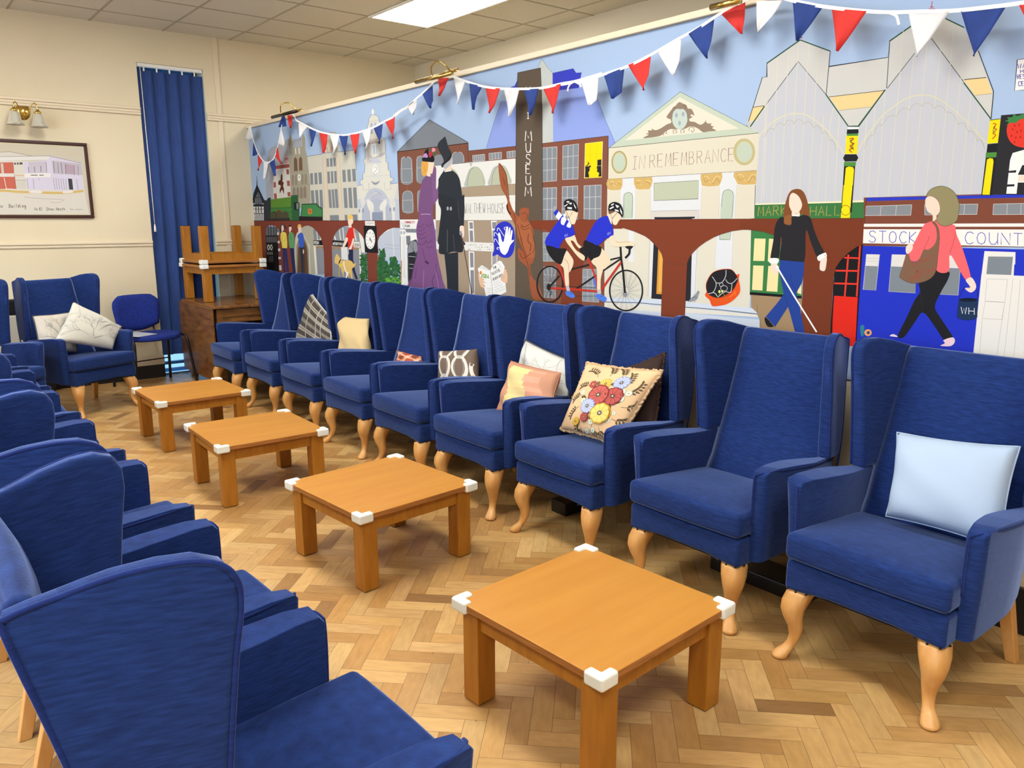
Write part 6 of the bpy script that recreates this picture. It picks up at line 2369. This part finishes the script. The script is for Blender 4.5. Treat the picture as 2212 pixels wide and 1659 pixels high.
# ---------------------------------------------------------------- bunting
FL = {'R': noise_mix(mat('red_cotton', '#c8281f', 0.8), '#bf251c', '#d22e25', nscale=8), 'W': noise_mix(mat('white_cotton', '#dbd9d8', 0.8), '#d2d0d0', '#e4e2e0', nscale=8), 'B': noise_mix(mat('navy_cotton', '#17357a', 0.8), '#143070', '#1a3b86', nscale=8)}
BUNT = '''
F 520 240 10.37
s 170,352 215,350 245,480 290,680 380,930 500,1110 560,1145 600,1152 650,1140 740,1060 830,790 905,400 960,110 1060,80 1180,85 1240,200 1300,235
W 170,390 222,350 270,600 110,650
B 285,690 375,940 340,985 285,1005
R 388,970 482,1092 440,1240 385,1330
W 505,1130 615,1150 575,1330 530,1520
B 640,1165 750,1070 770,1250 770,1450
R 832,800 765,1015 850,1130 915,1185
W 905,395 845,740 960,790 985,740
B 925,110 985,110 1015,340 865,360
R 1048,92 1155,85 1140,260 1110,378
F 500 150 5.53
s 800,620 930,690 1040,740 1160,770 1290,785 1420,775 1560,740 1700,690 1830,620 1950,560 2020,500 2100,450 2214,362
W 802,635 905,690 862,740 815,845
B 925,705 1015,740 985,850 955,920
R 1045,755 1148,775 1135,880 1098,1000
W 1175,785 1290,790 1272,900 1222,1005
B 1290,792 1390,785 1380,900 1355,1020
R 1420,780 1525,765 1515,880 1478,1005
W 1560,755 1672,705 1655,840 1612,950
B 1700,700 1808,650 1800,800 1765,885
R 1840,625 1952,560 1955,700 1930,830
W 2110,450 2215,350 2205,450 2165,540
F 850 120 4.916
s 0,640 80,580 150,540 250,450 310,400 400,310 460,250 510,212 580,215 632,222
s 632,222 760,270 940,325 1130,350 1340,354 1570,345 1780,300 1950,268 2212,190
B 310,412 412,315 415,480 390,560
R 470,240 590,235 545,340 485,430
W 635,225 765,275 740,360 682,518
B 805,295 942,325 880,430 848,575
R 975,335 1135,350 1080,530 1018,612
W 1168,360 1338,362 1300,510 1228,645
B 1380,360 1545,352 1500,520 1450,635
R 1590,350 1778,300 1735,500 1692,615
W 1985,265 2180,205 2150,470 2080,528
r 1780,312 1850,300 1925,276
r 1925,276 1880,300 1855,340 1850,378
r 1925,278 1970,300 1995,330
F 800 0 2.458
s 1105,442 1240,395 1370,350 1500,285 1620,215 1740,150 1870,65 1995,0
B 1240,402 1348,358 1330,490 1285,525
R 1370,345 1490,292 1480,400 1450,480
W 1520,270 1652,205 1638,320 1608,400
B 1690,180 1825,92 1808,220 1785,310
R 1862,75 1990,8 1982,100 1970,180
F 1600 0 3.614
s 35,0 200,-40 385,0 450,15 640,50 900,80 1150,96 1400,90 1650,84 1900,60 2230,18 2500,-30
W 125,10 330,0 250,120 135,255
B 405,10 640,55 540,190 440,320
R 708,65 985,88 870,250 752,400
W 1310,98 1630,92 1480,310 1372,445
B 1720,88 2068,60 1940,270 1820,440
R 2175,40 2420,20 2370,140 2280,260
r 1095,100 1150,96
r 1150,96 1210,120 1225,150 1235,192
'''
bn = thing('bunting', 'string of red, white and blue triangular flags draped across the mural', 'bunting', (-0.1, -3.4, 2.38))
bo = Vector(bn.location)
BX = -0.10
ox = oy = 0.0
sf = 1.0
rnd = random.Random(11)
M_TAPE = mat('white_tape', '#e6e4e0', 0.8)
sbm = bmesh.new()
for ln in BUNT.strip().split('\n'):
    t = ln.split()
    if t[0] == 'F':
        ox, oy, sf = map(float, t[1:])
        continue
    P = [(ox + float(q.split(',')[0]) / sf, oy + float(q.split(',')[1]) / sf) for q in t[1:]]
    if t[0] in 'sr':
        C = crom(P, 5, False)
        W3 = [on_x(x, y, BX - (0.004 if t[0] == 'r' else 0)) - bo for x, y in C]
        B_ = sbm if t[0] == 's' else bmesh.new()
        w = 0.0065 if t[0] == 's' else 0.0045
        rings = []
        for i, p in enumerate(W3):
            d = (W3[min(i + 1, len(W3) - 1)] - W3[max(i - 1, 0)]).normalized()
            nrm = Vector((1, 0, 0))
            sd = d.cross(nrm).normalized() * w
            rings.append([B_.verts.new(p + sd + nrm * .001), B_.verts.new(p + sd - nrm * .001), B_.verts.new(p - sd - nrm * .001), B_.verts.new(p - sd + nrm * .001)])
        for A, Bq in zip(rings, rings[1:]):
            for j in range(4):
                B_.faces.new((A[j], A[(j + 1) % 4], Bq[(j + 1) % 4], Bq[j]))
        if t[0] == 'r':
            link('tied_end', B_, M_TAPE, bn)
        continue
    W3 = [on_x(x, y, BX) - bo for x, y in P]
    a, b_, c, d = W3             # top corners a, b ; c, d towards the tip
    bm = bmesh.new()
    f1, f2 = [], []
    NU, NV = 8, 8
    ph = rnd.uniform(0, 6)
    for j in range(NV + 1):
        v_ = j / NV
        r1, r2 = [], []
        # left edge a->d, right edge b->c->d
        lft = a.lerp(d, v_)
        rgt = (b_.lerp(c, v_ / 0.5) if v_ < 0.5 else c.lerp(d, (v_ - 0.5) / 0.5)) if len(P) == 4 else b_.lerp(d, v_)
        for i in range(NU + 1):
            u = i / NU
            p = lft.lerp(rgt, u)
            wv = 0.007 * math.sin(ph + 4.2 * u + 2.0 * v_) * (0.3 + v_)
            p = p + Vector((wv, 0, 0))
            r1.append(bm.verts.new(p + Vector((0.0006, 0, 0)))); r2.append(bm.verts.new(p - Vector((0.0006, 0, 0))))
        f1.append(r1); f2.append(r2)
    for j in range(NV):
        for i in range(NU):
            bm.faces.new((f1[j][i], f1[j][i + 1], f1[j + 1][i + 1], f1[j + 1][i]))
            bm.faces.new((f2[j][i], f2[j + 1][i], f2[j + 1][i + 1], f2[j][i + 1]))
    for j in range(NV):
        bm.faces.new((f1[j][0], f1[j + 1][0], f2[j + 1][0], f2[j][0])); bm.faces.new((f1[j][NU], f2[j][NU], f2[j + 1][NU], f1[j + 1][NU]))
    bmesh.ops.remove_doubles(bm, verts=bm.verts[:], dist=1e-6)
    fl_ = link('flag', bm, FL[t[0]], bn, True)
link('tape', sbm, M_TAPE, bn)

# ---------------------------------------------------------------- cushions
M_CUSH = paint_mat('printed_cushion_cloth', 0.85)


def on_plane(q, P0, n):
    d = ray(*q)
    n = Vector(n)
    return CAM + d * ((Vector(P0) - CAM).dot(n) / d.dot(n))


def cushion(name, label, corners, thick, base='#d0c0a0', N=26, colorfn=None, prints=None, pinch=0.05, wrinkle=0.004, back=None, seed=1, group=None, puff=0.42):
    """corners TL, TR, BR, BL as seen from the front; a stuffed square with pulled-in edges"""
    TL, TR, BR, BL = [Vector(c) for c in corners]
    for lo_, hi_ in ((BL, TL), (BR, TR)):
        if lo_.z < 0.458 < hi_.z:          # keep the lower edge on top of the seat
            lo_[:] = lo_.lerp(hi_, (0.458 - lo_.z) / (hi_.z - lo_.z))
    ctr = (TL + TR + BR + BL) / 4
    nrm = ((BL - TR).cross(BR - TL)).normalized()
    if nrm.dot(CAM - ctr) < 0:
        nrm = -nrm
    rn = random.Random(seed)
    ws = [(rn.uniform(2, 7), rn.uniform(2, 7), rn.uniform(0, 6), rn.uniform(.4, 1)) for _ in range(6)]

    def surf(u, v, side, h=0.0):
        u2 = u * (1 - pinch * (1 - v * v))
        v2 = v * (1 - pinch * (1 - u * u))
        a, b_ = (1 + u2) / 2, (1 - v2) / 2
        p = TL.lerp(TR, a).lerp(BL.lerp(BR, a), b_)
        k = max(0.0, (1 - u * u) * (1 - v * v)) ** puff
        w = sum(c * math.sin(a_ * u + b2 * v + ph) for a_, b2, ph, c in ws) * wrinkle * min(1, 3 * k)
        return p + nrm * (side * (thick / 2 * k + w * 0.5) + side * h * (1 if side > 0 else 1)) - ctr
    t = thing(name, label, 'cushion', ctr, 0, group)
    P = Paint(lambda u, v, h: surf(u, v, 1, h), step=0.00007, base=0.0008, cell=0.04, org=(-1.02, -1.02), size=(52, 52))
    bm, cl_ = P.bm, P.cl
    g = [-1 + 2 * i / N for i in range(N + 1)]
    g = [math.copysign(abs(x) ** 0.85, x) for x in g]
    F = [[bm.verts.new(surf(u, v, 1)) for u in g] for v in g]
    B_ = [[(F[j][i] if i in (0, N) or j in (0, N) else bm.verts.new(surf(g[i], g[j], -1))) for i in range(N + 1)] for j in range(N + 1)]
    bc = hexc(base)
    bkc = hexc(back or base)
    for j in range(N):
        for i in range(N):
            f = bm.faces.new((F[j][i], F[j][i + 1], F[j + 1][i + 1], F[j + 1][i]))
            u, v = (g[i] + g[i + 1]) / 2, (g[j] + g[j + 1]) / 2
            cc = hexc(colorfn(u, v)) if colorfn else bc
            for lp in f.loops:
                lp[cl_] = cc
            f.smooth = True
            q = (B_[j][i], B_[j + 1][i], B_[j + 1][i + 1], B_[j][i + 1])
            f = bm.faces.new(q)
            for lp in f.loops:
                lp[cl_] = bkc
            f.smooth = True
    if prints:
        prints(P)
    P.finish('cover', M_CUSH, t)
    # seam round the edge
    ring = [surf(u, -1, 1) for u in g] + [surf(1, v, 1) for v in g[1:]] + [surf(u, 1, 1) for u in g[::-1][1:]] + [surf(-1, v, 1) for v in g[::-1][1:-1]]
    return t, ring, surf


def seam(t, ring, m, r=0.003, rough=0.0, name='seam'):
    rn = random.Random(5)
    bm = bmesh.new()
    pts = ring
    if rough:
        big = []
        for i in range(len(ring)):
            a, b_ = ring[i], ring[(i + 1) % len(ring)]
            for k in range(3):
                big.append(a.lerp(b_, k / 3) + Vector((rn.uniform(-1, 1), rn.uniform(-1, 1), rn.uniform(-1, 1))) * rough)
        pts = big
    tube(bm, pts, r, 6, True)
    link(name, bm, m, t, True)


NL = (-0.91, 0, 0.42)


def cpx(pts, P0, n=NL):
    return [on_plane(q, P0, n) for q in pts]


# pale blue
t, ring, _ = cushion('cushion', 'plain pale blue cushion on the nearest mural-row chair', cpx([(1938, 934), (2204, 965), (2160, 1205), (1913, 1120)], (-0.455, 0, 0.43)), 0.17, '#a9bcd2', wrinkle=0.004, seed=3, pinch=0.06, puff=0.36)
seam(t, ring, mat('pale_blue_piping', '#a3b6cc', 0.8), 0.003)


def leaf_sprig(P, x, y, a, L, c='#5a4a30', n=4, s=1.0):
    pts = [(x + L * k / 6 * math.cos(a + 0.12 * k), y + L * k / 6 * math.sin(a + 0.12 * k)) for k in range(7)]
    P.line(pts, 0.011, hexc(c))
    for k in range(2, 7):
        for sd in (-1, 1):
            q = a + 0.12 * k + sd * 0.9
            px_, py_ = pts[k]
            l_ = 0.105 * s
            P.poly([(px_, py_), (px_ + l_ * .5 * math.cos(q + .5), py_ + l_ * .5 * math.sin(q + .5)), (px_ + l_ * math.cos(q), py_ + l_ * math.sin(q)), (px_ + l_ * .5 * math.cos(q - .5), py_ + l_ * .5 * math.sin(q - .5))], hexc(c))


def flower(P, x, y, r, n, col, edge, heart, inner=None, rot=0.0, w=0.55):
    for ring_, (rr, cc) in enumerate(((r, edge), (r * .88, col))):
        for k in range(n):
            a = 2 * PI * k / n + rot
            pts = []
            for q in range(9):
                th = q * PI / 8 - PI / 2
                u = rr * (0.25 + 0.75 * (math.cos(th)))
                v = rr * w * math.sin(th) * (0.9 if ring_ else 1)
                pts.append((x + u * math.cos(a) - v * math.sin(a), y + u * math.sin(a) + v * math.cos(a)))
            P.poly(pts, hexc(cc))
    if inner:
        for k in range(n):
            a = 2 * PI * (k + .5) / n + rot
            P.line([(x + r * .25 * math.cos(a), y + r * .25 * math.sin(a)), (x + r * .8 * math.cos(a), y + r * .8 * math.sin(a))], 0.010, hexc(inner))
    P.poly([(x + r * .22 * math.cos(q * PI / 5), y + r * .22 * math.sin(q * PI / 5)) for q in range(10)], hexc(heart))
    P.poly([(x + r * .10 * math.cos(q * PI / 4), y + r * .10 * math.sin(q * PI / 4)) for q in range(8)], hexc('#c9c6a0'))


class Shift:
    def __init__(self, P, dx, dy, k):
        self.P, self.dx, self.dy, self.k = P, dx, dy, k

    def f(self, pts):
        return [(max(-.96, min(.96, x * self.k + self.dx)), max(-.96, min(.96, y * self.k + self.dy))) for x, y in pts]

    def poly(self, pts, c):
        self.P.poly(self.f(pts), c)

    def line(self, pts, w, c):
        self.P.line(self.f(pts), w * self.k, c)


def floral(P0_):
    P = Shift(P0_, 0.17, -0.03, 1.12)
    for (x, y, a, L) in ((-.42, .55, 1.9, .32), (-.15, .62, 1.2, .26), (.12, .62, 1.3, .26), (.3, .45, .8, .28), (.45, .25, .3, .34), (.5, -.05, -.1, .38), (.42, -.35, -.4, .36), (.2, -.62, -1.2, .28), (-.15, -.7, -1.8, .22), (-.4, -.55, -2.3, .34), (-.55, -.25, -2.9, .32), (-.6, .05, 3.0, .28), (-.5, .3, 2.6, .26), (-.3, -.72, -2.2, .2), (.0, -.6, -1.5, .25)):
        leaf_sprig(P, x, y, a, L)
    for k in range(26):
        a = k * 2.4
        r = 0.25 + 0.25 * ((k * 37) % 10) / 10
        x, y = -.05 + r * math.cos(a), -.02 + r * 1.15 * math.sin(a)
        P.poly([(x + .09 * math.cos(a + q) * (.5 if int(q * 2) % 2 else 1), y + .09 * math.sin(a + q) * .6) for q in (0, .8, 1.6, 2.4, 3.1, 3.9, 4.7, 5.5)], hexc('#4e4528' if k % 2 else '#6b5f38'))
    for (x, y, r) in ((-.62, .12, .075), (-.5, -.08, .08), (.36, .3, .075), (.5, .28, .075), (.42, .12, .08), (-.05, -.55, .075), (-.12, -.78, .075), (.06, -.72, .07), (.42, -.22, .055), (.3, -.3, .055), (.36, -.42, .055), (-.42, -.12, .07)):
        flower(P, x, y, r, 7, '#d7dcc8', '#9aa98c', '#b08a2a', None, x * 9, .5)
    flower(P, -.12, .42, .14, 9, '#e6c25c', '#c9932a', '#6a4a20', '#b8801f', .2)
    flower(P, .22, .50, .18, 12, '#b3bcdc', '#8290c2', '#4c4038', '#7f8cc0', .1, .42)
    flower(P, -.44, .36, .10, 6, '#b5544a', '#8b332e', '#d98c70', '#7c2a28', .4, .7)
    flower(P, -.30, -.72, .0, 3, '#b5544a', '#8b332e', '#8b332e')
    flower(P, .22, .15, .23, 9, '#b5524a', '#7f2d2b', '#4c3a38', '#8b332e', .3, .6)
    flower(P, -.14, .12, .27, 10, '#bd5a50', '#85302d', '#5a4a40', '#8f3733', .0, .6)
    flower(P, -.28, -.20, .20, 14, '#bcc5de', '#8794c4', '#5a4c36', '#8a97c4', .2, .36)
    flower(P, -.26, -.48, .12, 7, '#b5544a', '#7f2d2b', '#6b4a38', '#8b332e', .2, .6)
    flower(P, .12, -.30, .26, 9, '#e9d071', '#c79a2f', '#5a5462', '#d6a93c', .25, .58)
    flower(P, -.48, -.62, .11, 9, '#e0b840', '#b8861f', '#5c3a28', '#b07a1c', .1, .45)


t, ring, _ = cushion('cushion', 'large peach cushion with roses and daisies printed on it', cpx([(1268, 784), (1432, 801), (1322, 984), (1203, 948)], (-0.55, 0, 0.42)), 0.13, '#dfb98c', N=30, prints=floral, wrinkle=0.002, seed=4, back='#d6b184')
seam(t, ring, mat('cream_fringe', '#c9a980', 0.9), 0.0065, 0.004, 'fringe')
t, ring, _ = cushion('cushion', 'dark chocolate brown velvet cushion behind the floral one', [(-0.300, -5.30, 0.74), (-0.262, -5.575, 0.865), (-0.40, -5.645, 0.50), (-0.40, -5.28, 0.44)], 0.10, '#2c1409', wrinkle=0.006, seed=6)
seam(t, ring, mat('brown_ruffle', '#3a2010', 0.9), 0.006, 0.004, 'trim')
t, ring, _ = cushion('cushion', 'pale yellow cushion, one corner showing left of the floral one', cpx([(1233, 843), (1290, 850), (1290, 930), (1238, 915)], (-0.37, 0, 0.42)), 0.06, '#cfb568', seed=7, N=14)


def trees(seed, dens=1.0, col=('#6e6e70', '#8d8d8c', '#a3a3a0')):
    def f(P):
        rn = random.Random(seed)

        def branch(x, y, a, L, w, d):
            if d == 0 or L < 0.03:
                return
            pts = []
            for k in range(5):
                pts.append((x, y))
                x += L / 4 * math.cos(a); y += L / 4 * math.sin(a)
                a += rn.uniform(-.22, .22)
            pts = [(min(.97, max(-.97, p)), min(.97, max(-.97, q))) for p, q in pts]
            P.line(pts, w, hexc(rn.choice(col)))
            for _ in range(rn.choice((2, 3))):
                branch(pts[-1][0], pts[-1][1], a + rn.uniform(-.75, .75), L * rn.uniform(.62, .85), w * .62, d - 1)
        for (x, y, a, L, w) in ((.1, -.55, 1.9, .42, .030), (.15, -.6, .7, .38, .026), (-.1, -.5, 2.6, .36, .02), (-.8, .9, -1.2, .25, .014), (.7, .9, -1.9, .3, .014), (.2, -.1, 1.4, .3, .02)):
            branch(x, y, a, L, w, 5)
    return f


t, ring, _ = cushion('cushion', 'white cushion with grey winter tree print, behind the patchwork one', cpx([(1135, 734), (1238, 782), (1228, 885), (1098, 850)], (-0.40, 0, 0.43)), 0.11, '#cfcec6', back='#3f4247', prints=trees(5), wrinkle=0.005, seed=8)
seam(t, ring, mat('charcoal_edge', '#45484d', 0.8), 0.0055)


def patch(u, v):
    w = u + 0.12 * math.sin(4 * v)
    if w < -0.72 or w > 0.62 or v > 0.86:
        return '#c08a6c'
    if w > 0.05:
        return '#cf9a80' if (int((v + 1) * 4) % 2) else '#c98e72'
    return '#d9c688' if (int((v + 1.1) * 3) % 2) else '#d3bd84'


t, ring, _ = cushion('cushion', 'crumpled pink and pale yellow patchwork cushion, in front of the tree print', cpx([(1104, 780), (1212, 806), (1190, 890), (1070, 896)], (-0.53, 0, 0.43)), 0.10, '#cf9a80', N=34, colorfn=patch, wrinkle=0.011, seed=9)
seam(t, ring, mat('terracotta_piping', '#b5785a', 0.8), 0.003)


def swirl(P):
    W_ = hexc('#d2cdc2')
    G_ = hexc('#8f8a86')
    for cx_ in (-1.2, -.4, .4, 1.2):
        for k, cy_ in enumerate((-.95, .05, 1.05)):
            for s in (-1, 1):
                for (rx, ww, cc) in ((.32, .13, W_), (.20, .03, G_)):
                    pts = []
                    for q in range(13):
                        a = -PI / 2 + PI * q / 12
                        x = cx_ + s * rx * math.cos(a) - s * .0
                        y = cy_ + .52 * math.sin(a)
                        if abs(x) < .97 and abs(y) < .97:
                            pts.append((x, y))
                    if len(pts) > 2:
                        P.line(pts, ww, cc)


t, ring, _ = cushion('cushion', 'brown cushion with interlaced cream loop pattern', cpx([(948, 758), (1031, 753), (1036, 868), (948, 862)], (-0.42, 0, 0.43)), 0.12, '#6b5849', N=26, prints=swirl, wrinkle=0.007, seed=10)


def redp(u, v):
    k = math.sin(5 * u + 2 * v) + math.sin(7 * v - 3 * u + 1)
    return '#b1492b' if k > .5 else ('#d8b8a0' if k > -.3 else ('#c8794a' if k > -1.1 else '#7c3a24'))


cushion('cushion', 'small red, orange and cream patterned cushion, mostly hidden by the chair arm', cpx([(860, 757), (910, 770), (925, 850), (850, 842)], (-0.34, 0, 0.43)), 0.07, '#b1492b', N=26, colorfn=redp, wrinkle=0.006, seed=11)
t, ring, _ = cushion('cushion', 'plain cream cushion, the third chair from the far end of the mural row', cpx([(733, 681), (797, 688), (797, 800), (735, 795)], (-0.44, 0, 0.43)), 0.12, '#cdb482', wrinkle=0.008, seed=12)


def plaid(u, v):
    a, b_ = (u + 1) * 3.2 % 1, (v + 1) * 2.6 % 1
    if a < .07 or abs(b_ - .12) < .05 or abs(b_ - .42) < .04:
        return '#a9a294'
    if b_ < .5:
        return '#6f695f' if int(a * 6) % 2 else '#7f796d'
    return '#35302d' if int(a * 6) % 2 else '#443e39'


t, ring, _ = cushion('cushion', 'charcoal and beige plaid cushion tipped on its corner', cpx([(670, 628), (716, 688), (718, 795), (638, 728)], (-0.45, 0, 0.43)), 0.09, '#6f695f', N=44, colorfn=plaid, wrinkle=0.004, seed=13, back='#cfcdc4')
seam(t, ring, mat('cream_edge', '#cfcdc4', 0.8), 0.0045)
NA = (0.91 * math.sin(ANG), -0.91 * math.cos(ANG), 0.42)
t, ring, _ = cushion('cushion', 'white tree-print cushion set on its corner, front one by the far wall', cpx([(158, 651), (264, 705), (238, 770), (116, 738)], (-1.80, -1.16, 0.44), NA), 0.11, '#cbc8bc', prints=trees(9), wrinkle=0.008, seed=14, N=24)
t, ring, _ = cushion('cushion', 'creased tree-print cushion lying behind the tilted one by the far wall', cpx([(70, 683), (168, 672), (166, 765), (86, 762)], (-1.86, -1.02, 0.44), NA), 0.10, '#c4bdb0', prints=trees(12), wrinkle=0.010, seed=15, back='#3f4247', N=24)
seam(t, ring, mat('charcoal_edge', '#45484d', 0.8), 0.005)
cushion('cushion', 'cream cushion, just its edge visible at the left border of the photo', cpx([(-90, 735), (3, 748), (10, 815), (-80, 812)], (-2.46, -1.46, 0.44), NA), 0.10, '#cbbf9c', seed=16, N=16)
